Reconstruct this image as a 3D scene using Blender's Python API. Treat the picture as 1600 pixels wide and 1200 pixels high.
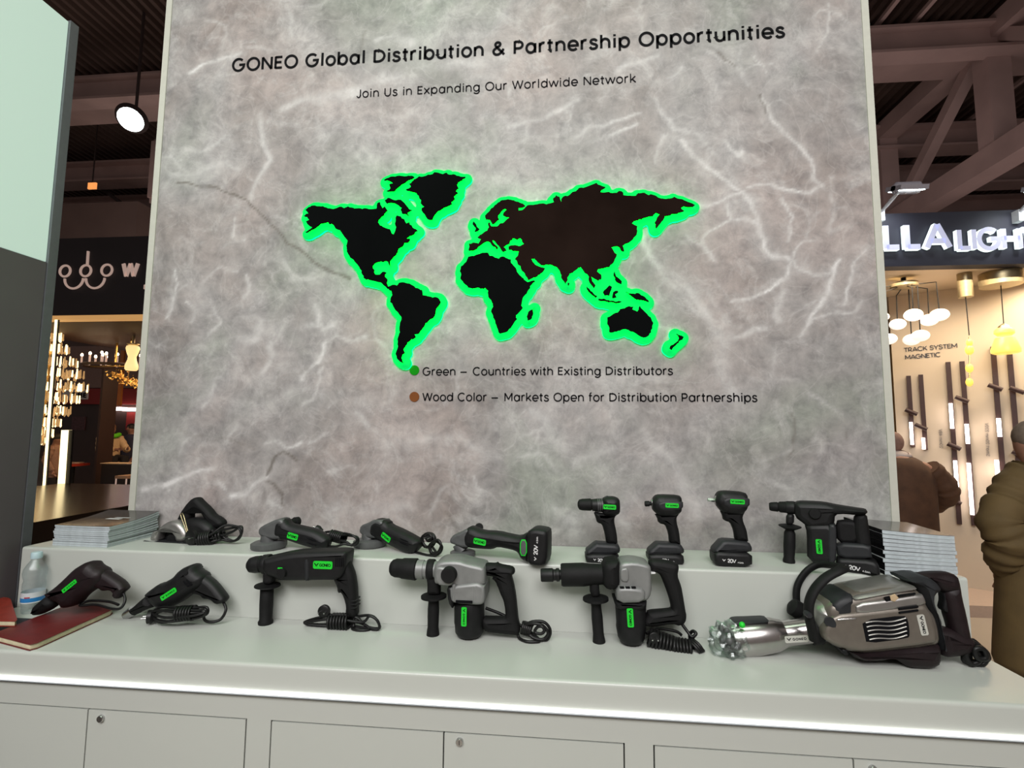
import bpy, bmesh, math, random
import numpy as np
from mathutils import Vector, Matrix, Euler
from mathutils.geometry import tessellate_polygon
random.seed(7)
for o in list(bpy.data.objects):
    bpy.data.objects.remove(o)
SC = bpy.context.scene
COL = SC.collection
PI = math.pi

# ------------------------------------------------------------------ camera
FPX = 780.0
YAW, PITCH, ROLL = math.radians(-5.34), math.radians(5.16), math.radians(0.4536)
EYE = Vector((0, -2.0, 1.6))
_fw = Vector((math.sin(YAW)*math.cos(PITCH), math.cos(YAW)*math.cos(PITCH), math.sin(PITCH)))
_r = Vector((math.cos(YAW), -math.sin(YAW), 0))
_u = _r.cross(_fw)
CR = _r*math.cos(ROLL) + _u*math.sin(ROLL)
CU = -_r*math.sin(ROLL) + _u*math.cos(ROLL)
CF = _fw
cam_data = bpy.data.cameras.new('camera')
cam_data.sensor_fit = 'HORIZONTAL'
cam_data.sensor_width = 36.0
cam_data.lens = FPX/1600*36.0
cam_data.clip_end = 200
cam = bpy.data.objects.new('camera', cam_data)
COL.objects.link(cam)
M3 = Matrix((CR, CU, -CF)).transposed()
cam.matrix_world = Matrix.Translation(EYE) @ M3.to_4x4()
SC.camera = cam

# ------------------------------------------------------------------ world, big lights, exposure
SC.view_settings.view_transform = 'Standard'
SC.view_settings.look = 'None'
SC.view_settings.gamma = 1.0
SC.view_settings.use_curve_mapping = False
SC.view_settings.exposure = 0.12
world = bpy.data.worlds.new('hall_air')
SC.world = world
world.use_nodes = True
world.node_tree.nodes['Background'].inputs[0].default_value = (0.95, 0.80, 0.74, 1)
world.node_tree.nodes['Background'].inputs[1].default_value = 0.19

def area(name, loc, target, sx, sy, power, color=(1, 1, 1), spread=180):
    l = bpy.data.lights.new(name, 'AREA')
    l.shape = 'RECTANGLE'; l.size = sx; l.size_y = sy
    l.energy = power; l.color = color
    l.spread = math.radians(spread)
    o = bpy.data.objects.new(name, l)
    COL.objects.link(o)
    o.location = loc
    d = Vector(target) - Vector(loc)
    o.rotation_euler = d.to_track_quat('-Z', 'Y').to_euler()
    return o
area('hall_lamp_row', (-0.4, -4.6, 4.6), (-0.3, 0, 1.5), 5.0, 2.0, 160, (1.0, 0.975, 0.97), 120)
area('booth_lamp', (-0.3, -1.3, 4.9), (-0.3, -0.25, 1.0), 3.0, 0.5, 17, (0.80, 1.0, 0.78), 130)
area('neighbour_fill', (3.9, 2.75, 2.98), (3.9, 3.1, 0), 2.2, 0.5, 45, (1.0, 0.80, 0.56), 150)  # unseen fill light added to brighten the right stand

area('ceiling_fill', (5.5, 6.0, 3.75), (6.5, 8.0, 9.0), 7.0, 5.0, 70, (1.0, 0.84, 0.78), 170)  # upward fill added over the right stand to lift the ceiling
area('ceiling_fill', (-7.5, 7.5, 4.7), (-8.5, 9.0, 9.0), 5.0, 4.0, 42, (1.0, 0.84, 0.74), 170)  # second added ceiling fill, over the left stand

# ------------------------------------------------------------------ pixel rays
def ray(x, y):
    return CF + CR*((x-800)/FPX) - CU*((y-600)/FPX)
def onY(x, y, Y):
    d = ray(x, y); return EYE + d*((Y-EYE.y)/d.y)
def onZ(x, y, Z):
    d = ray(x, y); return EYE + d*((Z-EYE.z)/d.z)
def onX(x, y, X):
    d = ray(x, y); return EYE + d*((X-EYE.x)/d.x)
def onP(x, y, p, n):
    d = ray(x, y); return EYE + d*((p-EYE).dot(n)/d.dot(n))

# ------------------------------------------------------------------ materials
def mat(name, color, rough=0.5, metal=0.0, emit=None, strength=0.0, noise=0.0, nscale=40.0, bump=0.0, bscale=300.0, coat=0.0, spec=None):
    m = bpy.data.materials.new(name)
    m.use_nodes = True
    nt = m.node_tree
    b = nt.nodes['Principled BSDF']
    b.inputs['Base Color'].default_value = (*color, 1)
    b.inputs['Roughness'].default_value = rough
    b.inputs['Metallic'].default_value = metal
    b.inputs['Coat Weight'].default_value = coat
    if spec is not None:
        b.inputs['Specular IOR Level'].default_value = spec
    if emit:
        b.inputs['Emission Color'].default_value = (*emit, 1)
        b.inputs['Emission Strength'].default_value = strength
    tc = None
    if noise or bump:
        tc = nt.nodes.new('ShaderNodeTexCoord')
    if noise:
        n = nt.nodes.new('ShaderNodeTexNoise')
        n.inputs['Scale'].default_value = nscale
        n.inputs['Detail'].default_value = 5
        nt.links.new(tc.outputs['Object'], n.inputs['Vector'])
        r = nt.nodes.new('ShaderNodeValToRGB')
        r.color_ramp.elements[0].color = (*[c*(1-noise) for c in color], 1)
        r.color_ramp.elements[1].color = (*[min(1, c*(1+noise)) for c in color], 1)
        r.color_ramp.elements[0].position = 0.3
        r.color_ramp.elements[1].position = 0.7
        nt.links.new(n.outputs['Fac'], r.inputs['Fac'])
        nt.links.new(r.outputs['Color'], b.inputs['Base Color'])
    if bump:
        n2 = nt.nodes.new('ShaderNodeTexNoise')
        n2.inputs['Scale'].default_value = bscale
        nt.links.new(tc.outputs['Object'], n2.inputs['Vector'])
        bp = nt.nodes.new('ShaderNodeBump')
        bp.inputs['Strength'].default_value = bump
        bp.inputs['Distance'].default_value = 0.002
        nt.links.new(n2.outputs['Fac'], bp.inputs['Height'])
        nt.links.new(bp.outputs['Normal'], b.inputs['Normal'])
    return m

M = {}
M['black'] = mat('black_plastic', (0.007, 0.007, 0.0075), 0.5, spec=.28, noise=0.25, bump=0.15, bscale=500)
M['rubber'] = mat('black_rubber', (0.006, 0.006, 0.0062), 0.62, spec=.2, noise=0.2, bump=0.3, bscale=700)
M['plum'] = mat('plum_black_plastic', (0.012, 0.007, 0.008), 0.5, spec=.25, noise=0.2, bump=0.1)
M['cable'] = mat('cable_black', (0.006, 0.006, 0.006), 0.42, spec=.3, noise=0.2)
M['darkgrey'] = mat('dark_grey_plastic', (0.018, 0.019, 0.021), 0.5, spec=.3, noise=0.15)
M['midgrey'] = mat('grey_painted_metal', (0.085, 0.088, 0.088), 0.48, 0.2, noise=0.15)
M['gear'] = mat('cast_grey_metal', (0.20, 0.205, 0.20), 0.45, 0.3, noise=0.12, nscale=25, bump=0.1)
M['steel'] = mat('brushed_steel', (0.50, 0.50, 0.50), 0.26, 1.0, noise=0.12, nscale=20)
M['chrome'] = mat('chrome', (0.48, 0.46, 0.45), 0.24, 1.0, noise=0.06)
M['bronze'] = mat('taupe_painted_metal', (0.165, 0.145, 0.122), 0.36, 0.45, noise=0.08)
M['pewter'] = mat('pewter_metal', (0.36, 0.345, 0.33), 0.36, 0.8, noise=0.12, nscale=15)
M['brass'] = mat('brass', (0.40, 0.33, 0.20), 0.4, 1.0, noise=0.1)
M['gold'] = mat('gold', (0.75, 0.48, 0.16), 0.25, 1.0, noise=0.1)
M['green'] = mat('green_plate', (0.006, 0.52, 0.022), 0.5, noise=0.06)
M['inkblack'] = mat('black_ink', (0.006, 0.006, 0.007), 0.7, spec=.05, noise=0.1)
M['inkwhite'] = mat('white_ink', (0.62, 0.62, 0.62), 0.5, noise=0.05)
M['silverlabel'] = mat('silver_label', (0.55, 0.55, 0.50), 0.4, 0.3, noise=0.05)
M['white'] = mat('white_lacquer', (0.435, 0.455, 0.42), 0.38, noise=0.012, nscale=3)
M['whitetop'] = mat('white_worktop', (0.435, 0.455, 0.42), 0.30, noise=0.012, nscale=3)
M['gap'] = mat('dark_gap', (0.05, 0.045, 0.04), 0.8, noise=0.1)
M['paper'] = mat('page_edges', (0.40, 0.45, 0.47), 0.8, noise=0.12, nscale=60)
M['cream'] = mat('cream_page_edges', (0.56, 0.50, 0.33), 0.8, noise=0.1, nscale=60)
M['red'] = mat('dark_red_leatherette', (0.115, 0.010, 0.010), 0.48, noise=0.15, bump=0.3, bscale=800)
M['redbrown'] = mat('red_brown_cover', (0.22, 0.022, 0.012), 0.45, noise=0.2, bump=0.2, bscale=800)
M['cover'] = mat('glossy_dark_cover', (0.05, 0.046, 0.044), 0.16, noise=0.2, nscale=8)
M['trim'] = mat('pale_trim', (0.47, 0.47, 0.41), 0.5, noise=0.03)

def new_nodes(name):
    m = bpy.data.materials.new(name); m.use_nodes = True
    nt = m.node_tree
    return m, nt, nt.nodes['Principled BSDF'], nt.nodes.new('ShaderNodeTexCoord')

def glassy(name, color, rough, alpha_mix):
    """thin clear plastic: mostly transparent with glossy reflections"""
    m = bpy.data.materials.new(name); m.use_nodes = True
    nt = m.node_tree
    nt.nodes.clear()
    out = nt.nodes.new('ShaderNodeOutputMaterial')
    mix = nt.nodes.new('ShaderNodeMixShader')
    tr = nt.nodes.new('ShaderNodeBsdfTransparent')
    gl = nt.nodes.new('ShaderNodeBsdfGlossy')
    fr = nt.nodes.new('ShaderNodeFresnel'); fr.inputs['IOR'].default_value = 1.5
    ma = nt.nodes.new('ShaderNodeMath'); ma.operation = 'ADD'; ma.inputs[1].default_value = alpha_mix
    ma.use_clamp = True
    lim = nt.nodes.new('ShaderNodeMath'); lim.operation = 'MINIMUM'; lim.inputs[1].default_value = 0.22
    nz = nt.nodes.new('ShaderNodeTexNoise'); nz.inputs['Scale'].default_value = 60
    bp = nt.nodes.new('ShaderNodeBump'); bp.inputs['Strength'].default_value = 0.25; bp.inputs['Distance'].default_value = 0.003
    nt.links.new(nz.outputs['Fac'], bp.inputs['Height'])
    nt.links.new(bp.outputs['Normal'], gl.inputs['Normal'])
    tr.inputs['Color'].default_value = (*color, 1)
    gl.inputs['Color'].default_value = (0.8, 0.85, 0.85, 1)
    gl.inputs['Roughness'].default_value = rough
    nt.links.new(fr.outputs['Fac'], lim.inputs[0]); nt.links.new(lim.outputs[0], ma.inputs[0])
    nt.links.new(ma.outputs[0], mix.inputs[0])
    nt.links.new(tr.outputs[0], mix.inputs[1])
    nt.links.new(gl.outputs[0], mix.inputs[2])
    nt.links.new(mix.outputs[0], out.inputs['Surface'])
    return m
M['bottle'] = glassy('clear_bottle_plastic', (0.93, 0.96, 0.97), 0.08, 0.05)
M['wrap'] = glassy('clear_wrap_film', (0.86, 0.90, 0.88), 0.14, 0.14)

# ------------------------------------------------------------------ mesh helpers
def tag(o, label=None, cat=None, group=None, kind=None):
    if label: o['label'] = label
    if cat: o['category'] = cat
    if group: o['group'] = group
    if kind: o['kind'] = kind
    return o
def empty(name, loc=(0, 0, 0), rz=0.0):
    o = bpy.data.objects.new(name, None)
    o.empty_display_size = 0.05
    COL.objects.link(o); o.location = loc; o.rotation_euler = (0, 0, rz)
    return o
def link_mesh(name, verts, faces, material, parent=None, smooth=40, mats=None, fmat=None, flat=None):
    me = bpy.data.meshes.new(name)
    me.from_pydata([tuple(v) for v in verts], [], faces)
    me.validate()
    bm = bmesh.new(); bm.from_mesh(me)
    bmesh.ops.recalc_face_normals(bm, faces=bm.faces)
    bm.to_mesh(me); bm.free()
    for mm in (mats or [material]):
        me.materials.append(mm)
    if fmat and len(fmat) == len(me.polygons):
        me.polygons.foreach_set('material_index', fmat)
    if smooth:
        me.polygons.foreach_set('use_smooth', [True]*len(me.polygons))
        me.set_sharp_from_angle(angle=math.radians(smooth))
    if flat is not None:
        for p in me.polygons:
            if abs(p.normal[flat]) > .9995: p.use_smooth = False
    me.update()
    o = bpy.data.objects.new(name, me)
    COL.objects.link(o)
    if parent: o.parent = parent
    return o
class MB:
    """collects shapes of ONE part"""
    def __init__(s): s.v = []; s.f = []; s.m = []
    def add(s, v, f, mi=0):
        n = len(s.v)
        s.v += [Vector(p) for p in v]
        s.f += [[i+n for i in q] for q in f]
        s.m += [mi]*len(f)
        return s
    def box(s, a, b, mi=0):
        (x0, y0, z0), (x1, y1, z1) = a, b
        v = [(x0,y0,z0),(x1,y0,z0),(x1,y1,z0),(x0,y1,z0),(x0,y0,z1),(x1,y0,z1),(x1,y1,z1),(x0,y1,z1)]
        return s.add(v, [(0,3,2,1),(4,5,6,7),(0,1,5,4),(1,2,6,5),(2,3,7,6),(3,0,4,7)], mi)
    def beam(s, p0, p1, w, h, up=Vector((0,0,1)), mi=0):
        p0 = Vector(p0); p1 = Vector(p1)
        t = (p1-p0).normalized(); a = t.cross(up)
        if a.length < 1e-4: a = t.cross(Vector((0, 1, 0)))
        a.normalize(); b = a.cross(t)
        v = []
        for p in (p0, p1):
            for i, j in ((-1,-1),(1,-1),(1,1),(-1,1)):
                v.append(p + a*(w/2*i) + b*(h/2*j))
        return s.add(v, [(0,1,2,3),(7,6,5,4),(0,4,5,1),(1,5,6,2),(2,6,7,3),(3,7,4,0)], mi)
    def lathe(s, p0, p1, prof, seg=28, mi=0, caps=True):
        p0 = Vector(p0); p1 = Vector(p1); ax = p1-p0; t = ax.normalized()
        a = t.cross(Vector((0, 0, 1)))
        if a.length < 1e-3: a = t.cross(Vector((0, 1, 0)))
        a.normalize(); b = t.cross(a)
        v = []; f = []
        for (q, r) in prof:
            c = p0 + ax*q
            for k in range(seg):
                th = 2*PI*k/seg
                v.append(c + a*(r*math.cos(th)) + b*(r*math.sin(th)))
        n = len(prof)
        for i in range(n-1):
            for k in range(seg):
                k2 = (k+1) % seg
                f.append((i*seg+k, i*seg+k2, (i+1)*seg+k2, (i+1)*seg+k))
        if caps:
            f.append(tuple(range(seg))); f.append(tuple((n-1)*seg+k for k in range(seg)))
        return s.add(v, f, mi)
    def tube(s, pts, r, seg=8, closed=False, mi=0, caps=True, flat=1.0):
        pts = [Vector(p) for p in pts]; n = len(pts)
        rr = r if isinstance(r, (list, tuple)) else [r]*n
        v = []; f = []; prev = None
        for i in range(n):
            if closed: t = pts[(i+1) % n]-pts[i-1]
            else: t = pts[min(n-1, i+1)]-pts[max(0, i-1)]
            if t.length < 1e-9: t = Vector((1, 0, 0))
            t.normalize()
            if prev is None:
                a = t.cross(Vector((0, 0, 1)))
                if a.length < 1e-2: a = t.cross(Vector((0, 1, 0)))
            else:
                a = prev - t*prev.dot(t)
            if a.length < 1e-6: a = t.orthogonal()
            a.normalize(); prev = a; b = t.cross(a)
            for k in range(seg):
                th = 2*PI*k/seg
                v.append(pts[i] + a*(rr[i]*math.cos(th)) + b*(rr[i]*flat*math.sin(th)))
        m = n if closed else n-1
        for i in range(m):
            j = (i+1) % n
            for k in range(seg):
                k2 = (k+1) % seg
                f.append((i*seg+k, i*seg+k2, j*seg+k2, j*seg+k))
        if not closed and caps:
            f.append(tuple(range(seg))); f.append(tuple((n-1)*seg+k for k in range(seg)))
        return s.add(v, f, mi)
    def ball(s, c, rx, ry=None, rz=None, seg=16, rings=10, mi=0):
        c = Vector(c); ry = ry or rx; rz = rz or rx
        v = [c + Vector((0, 0, rz))]; f = []
        for i in range(1, rings):
            ph = PI*i/rings
            for k in range(seg):
                th = 2*PI*k/seg
                v.append(c + Vector((rx*math.sin(ph)*math.cos(th), ry*math.sin(ph)*math.sin(th), rz*math.cos(ph))))
        v.append(c - Vector((0, 0, rz)))
        for k in range(seg): f.append((0, 1+k, 1+(k+1) % seg))
        for i in range(rings-2):
            for k in range(seg):
                a = 1+i*seg; b = a+seg
                f.append((a+k, b+k, b+(k+1) % seg, a+(k+1) % seg))
        l = len(v)-1; a = 1+(rings-2)*seg
        for k in range(seg): f.append((l, a+(k+1) % seg, a+k))
        return s.add(v, f, mi)
    def build(s, name, material, parent=None, smooth=40, mats=None):
        return link_mesh(name, s.v, s.f, material, parent, smooth, mats, s.m if mats else None)

def catmull(pts, n=6, closed=False):
    pts = [Vector(p) for p in pts]; out = []; N = len(pts)
    rng = range(N) if closed else range(N-1)
    for i in rng:
        if closed: p0, p1, p2, p3 = pts[i-1], pts[i], pts[(i+1) % N], pts[(i+2) % N]
        else: p0, p1, p2, p3 = pts[max(0, i-1)], pts[i], pts[i+1], pts[min(N-1, i+2)]
        for k in range(n):
            t = k/n
            out.append(0.5*((2*p1)+(p2-p0)*t+(2*p0-5*p1+4*p2-p3)*t*t+(3*p1-p0-3*p2+p3)*t**3))
    if not closed: out.append(pts[-1])
    return out
def area2(p):
    return sum(p[i-1][0]*p[i][1]-p[i][0]*p[i-1][1] for i in range(len(p)))/2
def chaikin(p, it=1, k=0.22):
    for _ in range(it):
        q = []
        for i in range(len(p)):
            a, b = p[i], p[(i+1) % len(p)]
            q.append((a[0]+(b[0]-a[0])*k, a[1]+(b[1]-a[1])*k)); q.append((a[0]+(b[0]-a[0])*(1-k), a[1]+(b[1]-a[1])*(1-k)))
        p = q
    return p
def clean2(p, eps):
    q = []
    for a in p:
        if not q or math.hypot(a[0]-q[-1][0], a[1]-q[-1][1]) > eps: q.append(a)
    if len(q) > 3 and math.hypot(q[0][0]-q[-1][0], q[0][1]-q[-1][1]) <= eps: q.pop()
    return q
def inset_dirs(p):
    """inward normals and the room each outline point has"""
    n = len(p); P = np.array(p); A = P; B = np.roll(P, -1, 0)
    nr = []; room = []
    for i in range(n):
        a = P[i]-P[i-1]; b = P[(i+1) % n]-P[i]
        a = a/(np.hypot(*a)+1e-12); b = b/(np.hypot(*b)+1e-12)
        m = np.array((-a[1]-b[1], a[0]+b[0])); l = np.hypot(*m)
        m = m/l if l > 1e-6 else np.array((-a[1], a[0]))
        c = max(0.55, m @ np.array((-a[1], a[0])))
        nr.append(m/c)
        d = B-A; den = m[0]*d[:, 1]-m[1]*d[:, 0]
        w = A-P[i]
        with np.errstate(divide='ignore', invalid='ignore'):
            t = (w[:, 0]*d[:, 1]-w[:, 1]*d[:, 0])/den
            s_ = (w[:, 0]*m[1]-w[:, 1]*m[0])/den
        ok = (s_ >= -1e-6) & (s_ <= 1+1e-6) & (t > 1e-6)
        ok[i] = False; ok[i-1] = False
        room.append(t[ok].min()*0.42 if ok.any() else 1e9)
    return np.array(nr), np.array(room)
def prism(outline, t, bev, steps=3):
    """outline in 2D, thickness along the third axis with rounded rims; returns verts (x, z, depth) and faces"""
    p = clean2(outline, 1e-5)
    if area2(p) < 0: p = p[::-1]
    P = np.array(p); n = len(p)
    bev = min(bev, t*0.49)
    if bev > 1e-6: rings = [(bev*(1-math.cos(PI/2*(1-k/steps))), t/2-bev+bev*math.sin(PI/2*(1-k/steps))) for k in range(steps+1)]
    else: rings = [(0, t/2)]
    Q = {0.0: P}
    if bev > 1e-6:
        nr, room = inset_dirs(p)
        room = np.minimum(room, np.minimum(np.roll(room, 1), np.roll(room, -1)))
        E0 = np.roll(P, -1, 0)-P; cur = P.copy(); done = 0.0
        goal = sorted(set(a for a, b in rings))
        for g in goal:
            m = max(1, int(math.ceil((g-done)/(bev/8)-1e-9))) if g > done else 0
            for _ in range(m):
                st = (g-done)/m
                # neighbours that are not merged with this point
                A = np.roll(cur, 1, 0); B = np.roll(cur, -1, 0)
                a = cur-A; b = B-cur
                la = np.hypot(a[:, 0], a[:, 1]); lb = np.hypot(b[:, 0], b[:, 1])
                ea = np.where(la[:, None] > 1e-7, a/(la[:, None]+1e-12), np.roll(E0, 1, 0)/(np.hypot(*np.roll(E0, 1, 0).T)[:, None]+1e-12))
                eb = np.where(lb[:, None] > 1e-7, b/(lb[:, None]+1e-12), E0/(np.hypot(*E0.T)[:, None]+1e-12))
                na = np.stack((-ea[:, 1], ea[:, 0]), 1); nb = np.stack((-eb[:, 1], eb[:, 0]), 1)
                mm = na+nb; l = np.hypot(mm[:, 0], mm[:, 1]); mm = np.where(l[:, None] > 1e-6, mm/(l[:, None]+1e-12), na)
                c = np.maximum(0.6, (mm*na).sum(1))
                moved = np.hypot(*(cur-P).T)
                ok = moved < room
                cur = cur+mm*(np.where(ok, st/c, 0.0))[:, None]
                for i in range(n):                          # an edge that turned over is pinched to a point
                    k = (i+1) % n; e = cur[k]-cur[i]
                    if e @ E0[i] <= 0: cur[i] = cur[k] = (cur[i]+cur[k])/2
            done = g; Q[g] = cur.copy()
    seq = rings + [(a, -b) for a, b in rings[::-1]]
    v = []; f = []
    for ins, dep in seq:
        for x in Q[ins] if ins in Q else P: v.append((x[0], x[1], dep))
    for i in range(len(seq)-1):
        for k in range(n):
            k2 = (k+1) % n
            f.append((i*n+k, i*n+k2, (i+1)*n+k2, (i+1)*n+k))
    tri = tessellate_polygon([[Vector((a, b, 0)) for a, b in p]])
    m = (len(seq)-1)*n
    for a, b, c in tri:
        f.append((a, b, c)); f.append((m+c, m+b, m+a))
    return v, f

# ------------------------------------------------------------------ a plain geometric stroke alphabet
def arc(cx, cy, rx, ry, a0, a1, n=14):
    return [(cx+rx*math.cos(math.radians(a0+(a1-a0)*k/n)), cy+ry*math.sin(math.radians(a0+(a1-a0)*k/n))) for k in range(n+1)]
def _sm(p): return [(v[0], v[1]) for v in catmull([(a, b, 0) for a, b in p], 4)]
GL = {
 'G': (.79, [arc(.385,.35,.325,.35,48,360,22)+[(.43,.35)]]), 'O': (.79, [arc(.395,.35,.335,.35,0,360,28)]),
 'N': (.68, [[(.08,0),(.08,.7)],[(.08,.7),(.60,0)],[(.60,0),(.60,.7)]]),
 'E': (.52, [[(.08,0),(.08,.7)],[(.08,.665),(.46,.665)],[(.08,.36),(.42,.36)],[(.08,.035),(.46,.035)]]),
 'D': (.70, [[(.08,0),(.08,.7)],[(.08,.665),(.28,.665)]+arc(.28,.35,.345,.315,90,-90,16)+[(.08,.035)]]),
 'P': (.56, [[(.08,0),(.08,.7)],[(.08,.665),(.29,.665)]+arc(.29,.475,.20,.19,90,-90,12)+[(.08,.285)]]),
 'R': (.60, [[(.08,0),(.08,.7)],[(.08,.665),(.29,.665)]+arc(.29,.475,.20,.19,90,-90,12)+[(.08,.285)],[(.28,.285),(.52,0)]]),
 'J': (.44, [[(.34,.7),(.34,.19)]+arc(.19,.19,.15,.19,0,-165,12)]),
 'U': (.66, [[(.08,.7),(.08,.25)]+arc(.32,.25,.24,.25,180,360,16)+[(.56,.7)]]),
 'W': (.92, [[(.03,.7),(.24,0)],[(.24,0),(.455,.7)],[(.455,.7),(.67,0)],[(.67,0),(.88,.7)]]),
 'C': (.72, [arc(.385,.35,.325,.35,45,315,20)]),
 'M': (.80, [[(.08,0),(.08,.7)],[(.08,.7),(.39,.14)],[(.39,.14),(.70,.7)],[(.70,.7),(.70,0)]]),
 'A': (.68, [[(.03,0),(.34,.7)],[(.34,.7),(.65,0)],[(.13,.2),(.55,.2)]]),
 'L': (.46, [[(.08,0),(.08,.7)],[(.08,.04),(.43,.04)]]), 'I': (.22, [[(.11,0),(.11,.7)]]),
 'H': (.68, [[(.08,0),(.08,.7)],[(.60,0),(.60,.7)],[(.08,.36),(.60,.36)]]),
 'T': (.54, [[(.27,0),(.27,.7)],[(.02,.665),(.52,.665)]]),
 'K': (.60, [[(.08,0),(.08,.7)],[(.52,.7),(.12,.3)],[(.22,.4),(.55,0)]]),
 'Y': (.60, [[(.03,.7),(.30,.33)],[(.57,.7),(.30,.33)],[(.30,.33),(.30,0)]]),
 'S': (.56, [_sm([(.47,.57),(.38,.67),(.27,.695),(.14,.66),(.09,.54),(.15,.43),(.28,.365),(.42,.30),(.49,.18),(.42,.05),(.28,.005),(.14,.03),(.06,.14)])]),
 'V': (.66, [[(.03,.7),(.33,0)],[(.33,0),(.63,.7)]]),
 '2': (.56, [_sm([(.08,.52),(.14,.65),(.27,.69),(.41,.64),(.45,.5),(.38,.36),(.08,.035)]),[(.08,.035),(.48,.035)]]),
 '0': (.62, [arc(.31,.35,.235,.35,0,360,22)]), '4': (.56,[[(.38,0),(.38,.7)],[(.38,.7),(.05,.18)],[(.05,.18),(.5,.18)]]),
 '1': (.34,[[(.2,0),(.2,.7)],[(.2,.7),(.06,.58)]]),
 'a': (.62, [arc(.295,.26,.225,.26,0,360,22),[(.53,0),(.53,.52)]]),
 'b': (.62, [[(.08,0),(.08,.74)],arc(.325,.26,.225,.26,0,360,22)]),
 'd': (.62, [arc(.295,.26,.225,.26,0,360,22),[(.53,0),(.53,.74)]]),
 'p': (.62, [[(.08,-.2),(.08,.52)],arc(.325,.26,.225,.26,0,360,22)]),
 'g': (.62, [arc(.295,.26,.225,.26,0,360,22),[(.53,.52),(.53,-.03)]+arc(.30,-.03,.23,.19,0,-150,12)]),
 'e': (.59, [[(.06,.25),(.535,.25)]+arc(.295,.26,.24,.26,0,318,20)]),
 'c': (.55, [arc(.295,.26,.235,.26,45,315,18)]), 'o': (.59, [arc(.295,.26,.235,.26,0,360,22)]),
 'n': (.58, [[(.08,0),(.08,.52)],arc(.285,.29,.205,.225,180,0,12)+[(.49,0)]]),
 'h': (.58, [[(.08,0),(.08,.74)],arc(.285,.29,.205,.225,180,0,12)+[(.49,0)]]),
 'm': (.88, [[(.08,0),(.08,.52)],arc(.26,.30,.18,.215,180,0,12)+[(.44,0)],arc(.62,.30,.18,.215,180,0,12)+[(.80,0)]]),
 'r': (.38, [[(.08,0),(.08,.52)],arc(.27,.30,.19,.215,180,72,8)]),
 'u': (.58, [[(.08,.52),(.08,.23)]+arc(.285,.23,.205,.225,180,360,12)+[(.49,.23)],[(.49,0),(.49,.52)]]),
 't': (.35, [[(.15,.68),(.15,.12)]+arc(.25,.12,.10,.115,180,275,6),[(.02,.49),(.31,.49)]]),
 'f': (.34, [[(.13,0),(.13,.58)]+arc(.25,.60,.12,.135,180,85,6),[(.02,.49),(.30,.49)]]),
 'i': (.22, [[(.11,0),(.11,.52)],[(.11,.64),(.11,.73)]]), 'l': (.22, [[(.11,0),(.11,.74)]]),
 'k': (.52, [[(.08,0),(.08,.74)],[(.45,.52),(.12,.2)],[(.2,.29),(.48,0)]]),
 's': (.48, [_sm([(.40,.42),(.33,.495),(.24,.52),(.13,.49),(.09,.39),(.15,.31),(.24,.27),(.35,.225),(.41,.13),(.36,.04),(.24,0),(.12,.02),(.05,.11)])]),
 'w': (.78, [[(.02,.52),(.20,0)],[(.20,0),(.39,.52)],[(.39,.52),(.58,0)],[(.58,0),(.76,.52)]]),
 'x': (.52, [[(.04,.52),(.48,0)],[(.04,0),(.48,.52)]]), 'y': (.54, [[(.03,.52),(.27,0)],[(.51,.52),(.2,-.2)]]),
 'v': (.54, [[(.03,.52),(.27,0)],[(.27,0),(.51,.52)]]), 'z': (.5, [[(.06,.49),(.44,.49)],[(.44,.49),(.06,.03)],[(.06,.03),(.45,.03)]]),
 '&': (.70, [_sm([(.64,0),(.46,.2),(.22,.46),(.17,.58),(.24,.68),(.35,.69),(.43,.62),(.41,.52),(.28,.42),(.12,.3),(.07,.17),(.14,.04),(.28,0),(.42,.06),(.55,.2),(.60,.32)])]),
 '.': (.2, [[(.1,0),(.1,.09)]]), ' ': (.28, []), '-': (.42, [[(.05,.27),(.37,.27)]]), '\u2014': (.80, [[(.04,.27),(.62,.27)]]),
}
def stroke_text(mb, s, O, e1, e2, cap, width, weight, depth, nrm, mi=0):
    """ribbons of the letters of s: baseline from O along e1, fitted to the width"""
    em = cap/0.7
    nat = sum(GL[c][0] for c in s)
    tr = (width/em-nat)/max(1, len(s)-1) if width else 0.0
    w = weight*em/2; x = 0.0
    for c in s:
        adv, st = GL[c]
        for p in st:
            P = [(O + e1*((x+a)*em) + e2*(b*em)) for a, b in p]
            cl = (P[0]-P[-1]).length < 1e-6 and len(P) > 3
            if cl: P = P[:-1]
            n = len(P); v = []; f = []
            for i in range(n):
                if cl: a, b = P[i]-P[i-1], P[(i+1) % n]-P[i]
                else:
                    a = P[i]-P[i-1] if i else P[1]-P[0]
                    b = P[i+1]-P[i] if i < n-1 else P[i]-P[i-1]
                a = a.normalized(); b = b.normalized()
                na = nrm.cross(a); nb = nrm.cross(b); m = (na+nb)
                m = m.normalized() if m.length > 1e-4 else na
                k = w/max(0.5, m.dot(na))
                v += [P[i]+m*k, P[i]-m*k, P[i]-m*k+nrm*depth, P[i]+m*k+nrm*depth]
            for i in range(n if cl else n-1):
                j = (i+1) % n
                for q in range(4):
                    f.append((i*4+q, i*4+(q+1) % 4, j*4+(q+1) % 4, j*4+q))
            if not cl:
                f.append((0, 1, 2, 3)); f.append(tuple((n-1)*4+q for q in range(4)))
            mb.add(v, f, mi)
        x += adv+tr
    return mb
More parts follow.
